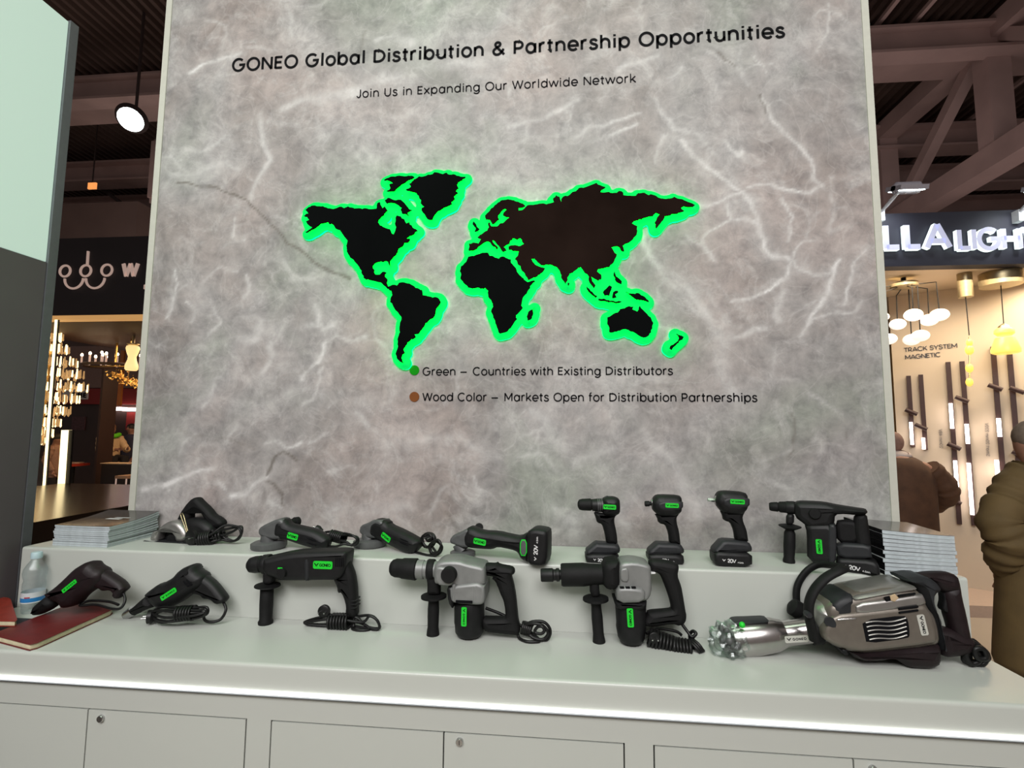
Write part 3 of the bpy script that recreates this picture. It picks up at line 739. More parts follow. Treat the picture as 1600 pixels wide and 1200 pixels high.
# ================================================================== LIT WORLD MAP
MAPZ1 = ((450, 240), 5.0); MAPZ2 = ((580, 420), 5.0); MAPZ3 = ((700, 260), 3.9024)
LAND = [
 ('north_america', MAPZ1, [(135,440),(160,418),(210,405),(245,410),(300,420),(355,432),(390,420),(440,425),(470,412),(520,428),(580,432),(640,434),(690,430),(700,385),(715,378),(722,400),(740,425),(755,412),(775,440),(760,455),(745,480),(720,500),(700,530),(720,560),(760,580),(795,590),(805,615),(825,630),(838,600),(845,575),(835,545),(840,500),(850,483),(880,490),(905,510),(925,545),(945,535),(965,560),(985,585),(1010,600),(985,625),(950,640),(920,660),(950,665),(940,690),(905,695),(890,725),(860,740),(855,765),(840,790),(815,815),(795,835),(800,880),(785,860),(780,843),(740,843),(700,845),(670,860),(660,890),(670,925),(690,945),(715,945),(735,925),(765,928),(755,960),(775,985),(770,1010),(778,1035),(790,1048),(775,1055),(755,1035),(735,1015),(700,1000),(660,990),(620,980),(590,970),(580,945),(575,915),(555,885),(530,855),(515,835),(500,820),(480,800),(460,765),(455,720),(465,680),(440,650),(420,620),(390,590),(360,565),(320,548),(280,540),(250,545),(235,560),(215,575),(190,590),(150,612),(135,613),(175,588),(195,570),(165,563),(150,550),(140,530),(165,515),(150,490),(125,487),(140,470),(170,478),(150,455)]),
 ('island', MAPZ1, [(755,365),(780,345),(810,355),(840,365),(880,360),(910,385),(930,410),(965,440),(945,450),(930,460),(945,485),(920,470),(890,465),(880,440),(890,420),(860,400),(830,385),(800,380),(770,385)]),
 ('island', MAPZ1, [(750,205),(800,180),(870,172),(940,172),(985,182),(950,200),(910,225),(880,240),(855,262),(830,290),(795,292),(770,290),(800,270),(790,240),(830,230),(800,215)]),
 ('greenland', MAPZ1, [(1000,195),(1050,180),(1110,165),(1180,150),(1240,148),(1290,160),(1318,172),(1350,180),(1385,180),(1345,210),(1320,240),(1330,265),(1310,290),(1325,305),(1295,330),(1300,355),(1275,375),(1280,390),(1240,410),(1200,430),(1160,455),(1140,480),(1125,515),(1105,515),(1075,490),(1050,455),(1045,425),(1065,410),(1035,385),(1040,360),(1020,330),(990,300),(950,290),(920,280),(960,260),(945,235),(970,215)]),
 ('south_america', MAPZ2, [(128,140),(165,125),(200,130),(215,110),(240,105),(300,115),(335,135),(350,150),(395,165),(400,205),(430,210),(480,225),(530,235),(540,255),(530,280),(505,310),(500,345),(480,385),(450,400),(420,425),(415,445),(395,470),(370,505),(335,510),(345,535),(310,550),(280,575),(275,590),(250,630),(260,655),(240,670),(232,695),(255,735),(225,725),(200,700),(190,665),(200,635),(205,590),(205,550),(215,520),(220,470),(225,420),(235,375),(215,350),(190,325),(170,290),(148,260),(150,235),(165,205),(160,180),(140,165)]),
 ('africa', MAPZ3, [(125,550),(160,545),(200,530),(245,527),(255,545),(285,555),(310,562),(325,550),(360,560),(383,567),(400,605),(420,640),(440,665),(465,690),(485,705),(525,695),(530,700),(500,740),(470,780),(455,800),(450,830),(455,860),(440,880),(415,905),(420,930),(400,955),(380,985),(350,1010),(315,1018),(305,1000),(290,960),(275,920),(262,885),(275,855),(265,820),(245,785),(245,755),(225,740),(190,738),(150,742),(120,735),(95,710),(75,685),(72,640),(78,610),(100,590),(115,570)]),
 ('island', MAPZ3, [(525,860),(520,895),(505,930),(485,938),(480,915),(490,885),(505,875)]),
 ('eurasia', MAPZ3, [(125,510),(128,470),(150,465),(185,470),(200,440),(180,432),(215,405),(240,390),(250,370),(245,345),(255,340),(265,365),(300,365),(335,345),(355,325),(380,310),(350,305),(335,295),(345,275),(360,262),(345,255),(325,270),(305,295),(310,320),(290,340),(270,350),(255,325),(230,320),(225,300),(250,275),(275,250),(300,225),(330,205),(365,200),(400,205),(440,222),(470,238),(430,250),(425,270),(455,265),(475,245),(490,235),(530,232),(580,225),(620,225),(650,215),(640,195),(660,175),(680,185),(690,215),(700,185),(730,180),(760,155),(780,150),(800,130),(850,122),(880,110),(905,100),(930,115),(960,125),(920,155),(980,155),(1030,160),(1040,150),(1060,152),(1070,175),(1110,178),(1145,178),(1160,162),(1200,160),(1225,175),(1270,180),(1300,195),(1355,195),(1380,185),(1430,200),(1475,220),(1505,235),(1480,245),(1440,240),(1420,250),(1440,270),(1400,285),(1355,295),(1322,302),(1300,340),(1270,375),(1262,340),(1275,310),(1292,288),(1270,280),(1250,300),(1200,310),(1160,325),(1120,345),(1155,365),(1155,395),(1135,430),(1105,460),(1080,470),(1065,482),(1075,515),(1060,515),(1045,490),(1020,485),(995,490),(1010,515),(1030,535),(1020,560),(1005,590),(985,610),(945,620),(915,625),(910,640),(935,660),(935,685),(915,695),(890,680),(872,670),(880,700),(900,725),(890,740),(870,715),(858,690),(850,655),(830,640),(810,612),(785,625),(760,645),(735,665),(730,690),(715,715),(700,690),(685,650),(675,625),(645,605),(600,595),(570,600),(545,580),(525,560),(510,562),(525,590),(545,605),(570,615),(590,620),(560,655),(520,675),(490,692),(470,660),(445,625),(425,595),(408,563),(425,545),(430,515),(395,512),(370,505),(368,488),(400,480),(440,485),(465,470),(450,455),(440,435),(420,445),(395,435),(380,450),(372,470),(350,480),(340,490),(355,510),(340,520),(320,500),(300,475),(280,450),(270,448),(285,475),(305,495),(295,505),(275,485),(255,460),(240,455),(215,465),(195,480),(175,500),(150,512)]),
 ('island', MAPZ3, [(155,335),(165,345),(175,365),(190,380),(180,392),(163,395),(170,375),(150,350)]),
 ('island', MAPZ3, [(730,708),(740,712),(738,725),(730,722)]),
 ('island', MAPZ3, [(845,732),(880,765),(910,790),(900,800),(870,775),(848,748)]),
 ('island', MAPZ3, [(918,806),(960,810),(1000,818),(1040,820),(1058,823),(1040,832),(980,827),(920,816)]),
 ('island', MAPZ3, [(945,765),(965,745),(985,725),(1000,735),(990,765),(985,785),(955,785)]),
 ('island', MAPZ3, [(1008,765),(1035,758),(1038,766),(1018,778),(1027,797),(1004,802)]),
 ('island', MAPZ3, [(1015,640),(1025,670),(1050,690),(1058,715),(1040,710),(1020,690),(1010,665)]),
 ('island', MAPZ3, [(1085,765),(1120,775),(1160,772),(1200,795),(1225,825),(1190,815),(1150,810),(1120,790)]),
 ('australia', MAPZ3, [(972,920),(1000,905),(1035,890),(1050,870),(1075,865),(1105,852),(1130,855),(1125,872),(1155,885),(1170,850),(1190,875),(1215,900),(1240,930),(1252,955),(1245,990),(1225,1030),(1195,1042),(1165,1030),(1145,1015),(1115,1005),(1085,990),(1050,1000),(1010,1010),(985,1010),(985,985),(972,950)]),
 ('island', MAPZ3, [(1395,1020),(1415,1030),(1437,1040),(1430,1055),(1410,1065),(1385,1095),(1365,1118),(1352,1108),(1375,1085),(1405,1060),(1410,1045)]),
]
M['mapplate'] = mat('black_acrylic', (0.0035, 0.004, 0.004), 0.6, spec=0.0, noise=0.2, nscale=3)
M['mapwood'] = mat('dark_wood_acrylic', (0.012, 0.0072, 0.0058), 0.6, spec=0.0, noise=0.25, nscale=5)
M['mapglow'] = mat('green_led_edge', (0.01, 0.3, 0.02), 0.5, emit=(0.0, 1.0, 0.008), strength=11.0)
wmap = tag(empty('world_map_sign', onY(780, 420, 0)), 'black world map of raised landmasses with a glowing green outline', 'map sign')
rs_ = random.Random(3); ALLSEG = []
YPL = -.034                                              # front of the plates
for nm, (o_, s_), poly in LAND:
    P = [onY(o_[0]+x/s_, o_[1]+y/s_, YPL) for x, y in poly]
    P = [(p.x-wmap.location.x, p.z-wmap.location.z) for p in P]
    for it in range(2):
        q = []
        for i in range(len(P)):
            a, b = P[i], P[(i+1) % len(P)]; d = (b[0]-a[0], b[1]-a[1]); L = math.hypot(*d); q.append(a)
            if L > .012:
                k = rs_.gauss(0, .09); q.append(((a[0]+b[0])/2-d[1]*k, (a[1]+b[1])/2+d[0]*k))
        P = q
    v, f = prism(P, .008, .0)
    for i in range(len(P)): ALLSEG.append((*P[i-1], *P[i]))
    YC = wmap.location.y
    o = link_mesh(nm, [(a, YPL+.004-c-YC, b) for a, b, c in v], f, M['mapwood'] if nm == 'eurasia' else M['mapplate'], wmap, 0)
    if nm == 'eurasia': o['label'] = 'dark brown wood-coloured landmass'
    Q = clean2(P, 1e-5)
    if area2(Q) < 0: Q = Q[::-1]
    nr, room = inset_dirs(Q)
    G = np.array(Q)+nr*np.minimum(.004, room*.8)[:, None]; n = len(G)
    v = [(a, YPL+.0085-YC, b) for a, b in G]+[(a, -.0105-YC, b) for a, b in G]
    f = [(i, (i+1) % n, n+(i+1) % n, n+i) for i in range(n)]
    link_mesh('light_edge', v, f, M['mapglow'], o, 0)

# green acrylic backing that follows the coasts a finger's width outside them
M['mapback'] = mat('green_lit_acrylic', (0.004, 0.34, 0.02), 0.6, spec=0.0, emit=(0.0, 0.52, 0.16), strength=0.72)
M['mapside'] = mat('green_acrylic_edge', (0.004, 0.3, 0.03), 0.6, spec=0.0, emit=(0.0, 0.85, 0.16), strength=4.5)
def backing():
    segs = np.array(ALLSEG)
    A, B = segs[:, :2], segs[:, 2:]; d = B-A; L2 = (d**2).sum(1)+1e-12
    h = .0065; R0 = .025
    xs = np.arange(A[:, 0].min()-.06, A[:, 0].max()+.06, h); zs = np.arange(A[:, 1].min()-.06, A[:, 1].max()+.06, h)
    D = np.zeros((len(zs), len(xs)))
    for j, z in enumerate(zs):
        px = xs[:, None]; t = np.clip(((px-A[:, 0])*d[:, 0]+(z-A[:, 1])*d[:, 1])/L2, 0, 1)
        D[j] = np.sqrt((px-A[:, 0]-t*d[:, 0])**2+(z-A[:, 1]-t*d[:, 1])**2).min(1)
        c = (A[:, 1] > z) != (B[:, 1] > z)                # inside by crossings
        xc = A[c, 0]+(z-A[c, 1])/(B[c, 1]-A[c, 1]+1e-12)*d[c, 0]
        ins = ((xs[:, None] < xc).sum(1) % 2) == 1
        D[j][ins] = 0
    F = R0-D                                               # positive inside the backing
    v = {}; V = []; fc = []
    def P(x, z):
        k = (round(x, 5), round(z, 5))
        if k not in v: v[k] = len(V); V.append(k)
        return v[k]
    edges = []
    for j in range(len(zs)-1):
        for i in range(len(xs)-1):
            cs = [(i, j), (i+1, j), (i+1, j+1), (i, j+1)]; f = [F[b, a] for a, b in cs]
            if max(f) <= 0: continue
            poly = []; cut = []
            for k in range(4):
                a, b = cs[k], cs[(k+1) % 4]; fa, fb = f[k], f[(k+1) % 4]
                if fa > 0: poly.append(P(xs[a[0]], zs[a[1]]))
                if (fa > 0) != (fb > 0):
                    t = fa/(fa-fb); q = P(xs[a[0]]+(xs[b[0]]-xs[a[0]])*t, zs[a[1]]+(zs[b[1]]-zs[a[1]])*t); poly.append(q); cut.append(q)
            q = [poly[0]]
            for p in poly[1:]:
                if p != q[-1] and p != q[0]: q.append(p)
            if len(q) >= 3: fc.append(q)
            if len(cut) == 2 and cut[0] != cut[1]: edges.append(cut)
    n = len(V); YC = wmap.location.y
    vv = [(a, -.010-YC, b) for a, b in V]+[(a, -.001-YC, b) for a, b in V]
    link_mesh('light_backing', vv, fc+[(a, b, n+b, n+a) for a, b in edges], None, wmap, 0, [M['mapback'], M['mapside']], [0]*len(fc)+[1]*len(edges))
backing()
# ================================================================== TOOLS ON THE COUNTER
class Tool:
    def __init__(s, name, label, cat, A, B=None, z=ZF, push=0.0, yaw=0.0, zoom=((0, 0), 1.0), group=None):
        a = onZ(*A, z)
        if B is not None:
            b = onZ(*B, z); d = (b-a); d.z = 0
        else: d = Vector((math.cos(yaw), math.sin(yaw), 0))
        d.normalize(); n = Vector((d.y, -d.x, 0))
        s.d, s.n, s.O = d, n, a - n*push
        s.zoom = zoom
        s.root = tag(empty(name, s.O, math.atan2(d.y, d.x)), label, cat, group)
        s.s = (s.q(zoom[0][0] and 0 or 0, 0, 0) - s.q(10, 0, 0)).length/10 if False else None
    def q(s, x, y, d=0.0, raw=False):
        """zoom pixel -> tool-local point on the upright plane d metres toward the camera from the tool's middle"""
        (ox, oy), k = s.zoom
        p = onP(ox+x/k, oy+y/k, s.O+s.n*d, s.n) - s.O
        return Vector((p.dot(s.d), -d, p.z if raw else max(0.0, p.z)))
    def mp(s, x, y):
        return (s.q(x+20, y, raw=True)-s.q(x-20, y, raw=True)).length/40
    def slab(s, name, pts, t, m, d=0.0, bev=.008, par=None, smooth=1, rnd_=.22, fm=None):
        if fm is None: fm = .45 if t > .012 else 1.0
        P = [s.q(x, y, d+fm*t/2) for x, y in pts]
        P = [(p.x, p.z) for p in P]
        if smooth: P = chaikin(P, smooth, rnd_)
        v, f = prism(P, t, bev)
        return s.mesh(name, [(a, -d-c, b) for a, b, c in v], f, m, par)
    def mesh(s, name, v, f, m, par=None, sm=38):
        par = par or s.root
        return link_mesh(name, v, f, m, par, sm, flat=1)
    def L(s, name, a, b, prof, m, d=0.0, par=None, seg=28, d2=None):
        """turned part from pixel a to pixel b; profile radii in zoom pixels"""
        p0 = s.q(*a, d); p1 = s.q(*b, d if d2 is None else d2); k = s.mp((a[0]+b[0])/2, (a[1]+b[1])/2)
        return MB().lathe(p0, p1, [(t, r*k) for t, r in prof], seg).build(name, m, par or s.root)
    def disc(s, name, c, r, m, d0, d1, par=None, rim=.12):
        """round part facing the camera, from depth d0 (front) back to d1"""
        p = s.q(*c, d0, raw=True); k = s.mp(*c); p1 = Vector((p.x, -d1, p.z))
        return MB().lathe(p1, p, [(0, r*k), (.8, r*k), (1, r*k*(1-rim))], 32).build(name, m, par or s.root)
    def T(s, name, pts, r, m, par=None, n=6, closed=False, seg=8, flat=1.0):
        """cable or bar through (x, y, depth) pixels; r in metres"""
        P = [s.q(p[0], p[1], p[2] if len(p) > 2 else 0.0) for p in pts]
        for p in P: p.z = max(p.z, r)
        return MB().tube(catmull(P, n, closed), r, seg, closed, flat=flat).build(name, m, par or s.root, 60)
    def loops(s, name, loops, r, m, wraps=None, par=None):
        """a bundled cable: closed loops plus coils wound round it, all one cable"""
        mb = MB()
        for pts, cl in loops:
            P = [s.q(p[0], p[1], p[2]) for p in pts]
            for p in P: p.z = max(p.z, r)
            mb.tube(catmull(P, 6, cl), r, 7, cl)
        for w in (wraps or []):
            a = s.q(*w[0]); b = s.q(*w[1]); R = w[2]; turns = w[3]; ax = b-a; t = ax.normalized()
            u = t.cross(Vector((0, 1, 0))).normalized(); v = t.cross(u); N = int(turns*14)
            P = [a+ax*(i/N)+u*(R*math.cos(2*PI*turns*i/N))+v*(R*math.sin(2*PI*turns*i/N)) for i in range(N+1)]
            for p in P: p.z = max(p.z, r)
            mb.tube(P, r, 7)
        return mb.build(name, m, par or s.root, 60)
    def plug(s, c, r, d, par=None, axis=(0, -1, 0), pins=True):
        p = s.q(*c, d); R = r*s.mp(*c); p.z = max(p.z, R)
        ax = Vector(axis).normalized()
        o = MB().lathe(p-ax*.028, p, [(0, R*.45), (.3, R*.7), (.55, R), (.95, R), (1, R*.9)], 20).build('cord_plug', M['cable'], par or s.root)
        if pins:
            sd = ax.cross(Vector((0, 0, 1))).normalized()
            for k in (-1, 1):
                MB().lathe(p+sd*(R*.5*k), p+sd*(R*.5*k)+ax*.016, [(0, .0024), (1, .0022)], 10).build('pin', M['steel'], o)
        return o
    def badge(s, c, ln, ht, ang, d, m=None, par=None, text='GONEO', ink=None, thick=.0016, name='name_plate', mark=True):
        """name plate lying on the front; ang in degrees in the picture plane"""
        p = s.q(*c, d, raw=True); k = s.mp(*c); ln *= k; ht *= k
        a = math.radians(ang); e1 = Vector((math.cos(a), 0, math.sin(a))); e2 = Vector((-math.sin(a), 0, math.cos(a))); nr = Vector((0, -1, 0))
        base = MB(); r = ht*.22; P = []
        for sx, sy, a0 in ((1, 1, 0), (-1, 1, 90), (-1, -1, 180), (1, -1, 270)):
            for q in range(5):
                th = math.radians(a0+90*q/4); P.append((sx*(ln/2-r)+r*math.cos(th), sy*(ht/2-r)+r*math.sin(th)))
        n = len(P); v = [p+e1*x+e2*y for x, y in P]+[p+e1*x+e2*y+nr*thick for x, y in P]
        base.add(v, [tuple(range(n)), tuple(range(n, 2*n))]+[(i, (i+1) % n, n+(i+1) % n, n+i) for i in range(n)])
        b = base.build(name, m or M['green'], par or s.root, 0)
        if text:
            tx = MB(); o2 = p+nr*(thick+.0001)
            if mark: bull_mark(tx, o2-e1*(ln*.33), e1, e2, ht*.42, .0004, nr)
            stroke_text(tx, text, o2-e1*(ln*.17)-e2*(ht*.16), e1, e2, ht*.32, ln*.58, .17, .0004, nr)
            tx.build('lettering', ink or M['inkblack'], b, 0)
        return b
    def mark20(s, c, k, ang, d, par=None, tail='4.0Ah'):
        """white battery mark: horned head, 20V and small print; k = cap height in pixels"""
        p = s.q(*c, d, raw=True); h = k*s.mp(*c); a = math.radians(ang)
        e1 = Vector((math.cos(a), 0, math.sin(a))); e2 = Vector((-math.sin(a), 0, math.cos(a))); nr = Vector((0, -1, 0))
        m_ = MB(); bull_mark(m_, p+e1*(h*.6)+e2*(h*.5), e1, e2, h*.62, .0004, nr)
        stroke_text(m_, '20V', p+e1*(h*1.6), e1, e2, h, h*2.5, .14, .0004, nr)
        if tail: stroke_text(m_, tail, p+e1*(h*4.6), e1, e2, h*.42, h*1.7, .13, .0004, nr)
        return m_.build('battery_marking', M['inkwhite'], par or s.root, 0)

BK, RB, CB, DG = M['black'], M['rubber'], M['cable'], M['darkgrey']

# ------------------------------------------------------------------ black rotary hammer with a cord (front, third from left)
t = Tool('rotary_hammer', 'all-black corded rotary hammer standing on its side handle, cord bundled under its grip', 'power tool', (415, 980), None, ZF, .03, zoom=((380, 780), 4.706))
t.slab('housing', [(160,432),(200,424),(320,396),(420,382),(600,378),(700,376),(760,376),(778,390),(768,470),(745,560),(690,588),(600,588),(480,592),(330,592),(280,590),(245,568),(205,560),(160,530)], .082, BK, bev=.016)
t.slab('rubber_band', [(468,430),(508,425),(508,588),(470,592)], .090, DG, bev=.010)
t.slab('grip', [(690,560),(700,520),(765,440),(795,505),(815,560),(828,650),(833,760),(837,870),(790,872),(752,835),(756,790),(745,740),(725,690),(697,684),(692,650),(684,606),(660,592)], .046, RB, bev=.017)
t.slab('trigger', [(666,588),(700,588),(715,690),(697,684),(692,640)], .026, DG, bev=.006)
t.L('chuck', (32,487), (165,473), [(0,22),(.04,30),(.18,50),(.45,57),(.75,57),(.8,50),(1,52)], BK)
h = t.L('side_handle', (176,640), (163,942), [(0,36),(.05,44),(.5,45),(.88,42),(.94,50),(1,48)], RB)
t.L('flange', (180,620), (178,645), [(0,30),(.4,84),(.7,86),(1,40)], RB, par=h)
t.L('clamp_ring', (150,480), (205,474), [(0,62),(.1,66),(.9,66),(1,62)], BK)
t.slab('clamp_neck', [(150,530),(215,530),(222,560),(212,625),(148,625)], .04, BK, bev=.01)
t.disc('mode_knob', (275,548), 33, RB, .052, .036)
t.badge((272,507), 34, 9, 0, .047, text='')
t.badge((586,484), 138, 52, 0, .042)
for i in range(5):
    x = 676+i*13
    t.slab('vent', [(x,432),(x+6,432),(x+6,498),(x,498)], .004, M['inkblack'], d=.041, bev=.001, smooth=0)
for i in range(3):
    t.slab('grip_rib', [(800,735+i*26),(834,735+i*26),(834,748+i*26),(800,748+i*26)], .05, BK, bev=.004)
t.T('power_cord', [(815,850,0),(812,930,.01),(800,1000,.02),(830,1024,.03),(880,1015,.03),(925,975,.02),(900,925,.01),(830,900,0)], .0046, CB)
t.loops('cord_bundle', [([(450,905,0),(560,870,.012),(700,850,.012),(830,870,.01),(900,930,.01),(960,990,.01),(1005,940,.01),(960,865,.01),(860,860,.0),(640,930,-.01),(520,930,0)], True),
    ([(460,915,.01),(560,890,.02),(680,880,.02),(820,900,.02),(890,900,.02),(930,860,.02),(985,890,.02),(1000,945,.02),(960,985,.02),(900,950,.01),(760,930,0),(600,935,.01)], True)], .0046, CB,
    wraps=[((640,905,.006),(790,905,.006),.026,7)])
t.plug((588,828), 42, .02)

# ------------------------------------------------------------------ grey rotary hammer with a side handle
t = Tool('demolition_rotary_hammer', 'grey and black rotary hammer with bare metal collar and round mode knob', 'power tool', (678, 998), None, ZF, .03, zoom=((590, 800), 5.333))
t.L('chuck_sleeve', (104,462), (330,478), [(0,28),(.02,42),(.09,62),(.22,73),(.42,74),(.48,80),(.97,86),(1,80)], RB)
c = t.L('metal_collar', (318,476), (500,482), [(0,74),(.38,74),(.40,68),(.46,68),(.48,74),(.72,74),(.75,68),(1,68)], M['gear'])
t.L('clamp_ring', (418,478), (476,480), [(0,78),(.1,82),(.9,82),(1,78)], RB)
t.slab('clamp_neck', [(412,500),(500,500),(512,560),(520,660),(515,690),(412,690),(415,600),(405,545)], .04, RB, bev=.012)
h = t.L('side_handle', (468,700), (460,1058), [(0,46),(.1,42),(.35,47),(.8,45),(.92,50),(1,52)], RB)
t.L('flange', (468,682), (468,730), [(0,60),(.25,104),(.6,104),(.85,55),(1,44)], RB, par=h)
t.slab('gear_case', [(480,430),(530,396),(600,388),(690,390),(760,412),(890,440),(905,470),(905,610),(700,610),(640,600),(500,585),(485,560)], .105, M['gear'], bev=.011)
t.slab('gear_case_lower', [(615,590),(905,560),(907,720),(880,748),(830,752),(650,738),(620,700)], .118, M['gear'], bev=.010)
t.slab('gear_plate', [(490,440),(560,432),(640,470),(660,530),(640,600),(500,585)], .116, M['gear'], bev=.008)
t.slab('side_guard', [(588,605),(640,600),(648,730),(638,795),(600,730)], .11, BK, bev=.01)
t.disc('mode_knob', (588,532), 62, RB, .074, .05)
t.L('top_cap', (820,462), (820,426), [(0,62),(.7,66),(1,60)], RB)
for (x, y0, y1) in ((637, 600, 735), (813, 612, 752)):
    t.L('bolt_post', (x,y0), (x,y1), [(0,8),(.06,15),(1,17)], M['gear'], d=.054, seg=16)
mh = t.L('motor_housing', (764,735), (764,1116), [(0,118),(.05,124),(.6,124),(.64,120),(.85,116),(.95,98),(1,60)], BK, seg=36)
t.badge((720,872), 146, 42, -90, .062)
t.slab('slot', [(650,736),(790,742),(790,766),(650,760)], .004, M['inkblack'], d=.061, bev=.001, smooth=0)
t.slab('rear_handle', [(878,452),(910,430),(980,434),(998,424),(1012,440),(1120,460),(1142,482),(1142,515),(1114,530),(1134,600),(1152,700),(1162,800),(1172,900),(1182,940),(1190,990),(1172,1030),(1080,1022),(900,1000),(870,960),(870,880),(950,882),(1050,882),(1066,872),(1060,800),(1048,740),(1020,680),(1000,625),(984,575),(950,558),(970,540),(900,532),(878,520)], .048, RB, bev=.017)
t.slab('trigger', [(946,548),(1000,538),(1012,610),(1000,625),(985,580)], .026, DG, bev=.006)
t.T('power_cord', [(1165,1000,0),(1180,1050,.01),(1240,1110,.03),(1310,1128,.03),(1350,1090,.02),(1300,1020,0),(1200,950,-.02),(1050,860,-.035),(900,800,-.03)], .0050, CB)
t.loops('cord_bundle', [([(1210,960,0),(1290,915,.01),(1390,920,.01),(1440,990,.01),(1410,1070,.01),(1330,1070,.01),(1250,1010,0)], True),
    ([(1230,940,.01),(1310,930,.02),(1380,950,.02),(1420,1010,.02),(1380,1060,.02),(1300,1050,.02),(1240,990,.01)], True),
    ([(1330,960,.02),(1370,955,.025),(1390,990,.025),(1360,1015,.025),(1310,1000,.02)], True)], .0050, CB, wraps=[((1205,960,.0),(1280,985,.0),.017,5)])

# ------------------------------------------------------------------ grey and black breaker hammer with coiled cord
t = Tool('chipping_hammer', 'grey hammer with long black barrel and coiled cord, in front of the impact driver', 'power tool', (935, 1003), None, ZF, .0, zoom=((830, 740), 4.0))
t.L('bit_holder', (60,635), (195,632), [(0,36),(.05,40),(.55,41),(.6,34),(.7,34),(.72,40),(.85,40),(.88,30),(1,30)], BK)
t.L('barrel', (186,633), (470,628), [(0,64),(.04,70),(.5,71),(.62,66),(.85,62),(1,62)], RB)
t.slab('barrel_cover', [(445,548),(540,534),(553,560),(553,690),(538,716),(478,722),(445,690)], .10, RB, bev=.022)
t.slab('clamp_neck', [(366,630),(426,630),(424,700),(430,770),(368,770)], .036, RB, bev=.01)
h = t.L('side_handle', (403,790), (424,1054), [(0,34),(.15,31),(.4,35),(.8,34),(.92,38),(1,40)], RB)
t.L('flange', (402,764), (404,806), [(0,45),(.25,80),(.6,81),(.85,44),(1,34)], RB, par=h)
t.slab('gear_case', [(545,572),(560,545),(640,538),(722,556),(742,575),(742,640),(746,735),(715,785),(560,790),(530,740),(548,690)], .10, M['gear'], bev=.010)
t.slab('gear_plate', [(550,578),(602,574),(606,664),(552,660)], .108, M['gear'], bev=.005)
lo = t.slab('gear_case_lower', [(525,692),(600,686),(702,700),(705,788),(530,795)], .122, M['gear'], bev=.012)
for x in (552, 588, 625):
    t.slab('slot', [(x,706),(x+28,706),(x+32,718),(x+4,718)], .004, M['inkblack'], d=.061, bev=.001, smooth=0, par=lo)
t.L('top_cap', (646,566), (646,545), [(0,62),(.6,68),(1,62)], RB)
t.L('motor_housing', (620,776), (626,1086), [(0,98),(.05,100),(.18,97),(.55,92),(.62,94),(.85,84),(.95,70),(1,40)], BK, seg=36)
t.slab('motor_collar', [(515,780),(720,785),(715,830),(680,850),(540,842),(520,810)], .108, BK, bev=.02)
t.badge((619,901), 112, 38, -87, .054)
t.slab('rear_handle', [(735,540),(800,537),(915,560),(926,590),(915,640),(940,705),(955,790),(966,860),(973,890),(966,930),(930,955),(880,940),(760,960),(705,952),(705,915),(725,885),(730,862),(865,852),(880,845),(865,780),(840,710),(818,655),(800,625),(740,608)], .048, RB, bev=.017)
t.slab('handle_tab', [(726,612),(772,610),(775,622),(728,624)], .05, M['inkwhite'], bev=.003)
t.T('power_cord', [(935,930,0),(975,985,.01),(1005,1020,.02),(1030,1000,.02),(1010,985,.01),(990,1010,0),(1000,1060,.0)], .0052, CB)
t.loops('coiled_cord', [([(720,1000,0),(790,970,-.02),(900,985,-.02),(940,1010,-.02)], False)], .0048, CB, wraps=[((735,1020,.01),(900,1085,.02),.026,8), ((890,1090,.02),(1010,1105,.03),.028,6), ((1010,1110,.03),(1040,1080,.02),.026,3)])
t.plug((770,1030), 34, .04)

# ------------------------------------------------------------------ cordless tools with battery bases (back shelf)
DRZ = ((880, 750), 5.0)
def battery(t, up, lo, mark=None, mk=22):
    a = t.slab('battery_foot', up, .062, DG, bev=.012)
    b = t.slab('battery', lo, .074, BK, bev=.012)
    if mark: t.mark20(mark, mk, -3, .0375, par=b)
    return b
t = Tool('cordless_drill', 'black cordless drill with keyless chuck, first of the three upright pistol-grip tools', 'power tool', (935, 880), None, ZB, .03, zoom=DRZ)
t.L('chuck', (112,192), (232,192), [(0,12),(.04,26),(.1,38),(.3,45),(.85,48),(.9,42),(1,42)], RB)
g = t.L('torque_collar', (228,195), (316,198), [(0,46),(.3,50),(1,54)], BK)
for x in (268, 282, 298): t.L('ring', (x,196), (x+6,196), [(0,54),(1,54)], M['midgrey'], par=g)
t.slab('motor_housing', [(306,146),(345,132),(400,131),(442,150),(447,205),(445,262),(410,282),(320,280),(306,250)], .062, BK, bev=.022)
t.slab('top_switch', [(318,138),(345,124),(362,132),(405,134),(405,150),(320,150)], .026, DG, bev=.006)
t.badge((363,211), 98, 36, -2, .032)
t.slab('grip', [(236,248),(310,262),(432,264),(402,292),(400,330),(412,385),(422,440),(426,505),(338,500),(325,420),(304,345),(264,332),(256,300)], .040, RB, bev=.015)
t.slab('trigger', [(256,300),(310,290),(306,345),(264,332)], .024, DG, bev=.005)
battery(t, [(176,548),(200,530),(255,485),(282,490),(430,498),(446,540),(434,572),(300,585),(178,585)], [(172,568),(432,572),(438,640),(412,655),(185,645),(173,620)], (232,634), 22)
t = Tool('impact_driver', 'black cordless impact driver with short hex collet, between the drill and the impact wrench', 'power tool', (1040, 882), None, ZB, .03, zoom=DRZ)
t.L('collet', (637,186), (694,184), [(0,18),(.1,22),(.6,22),(.7,16),(1,16)], RB, seg=8)
t.L('nose_ring', (684,183), (698,183), [(0,26),(.3,34),(1,38)], M['steel'])
t.slab('motor_housing', [(692,168),(722,126),(752,116),(912,121),(932,150),(932,238),(915,262),(870,290),(760,288),(712,250),(694,215)], .068, BK, bev=.024)
t.slab('side_panel', [(730,160),(930,155),(930,222),(860,236),(740,232)], .072, DG, bev=.008)
t.badge((850,199), 102, 34, -1, .036)
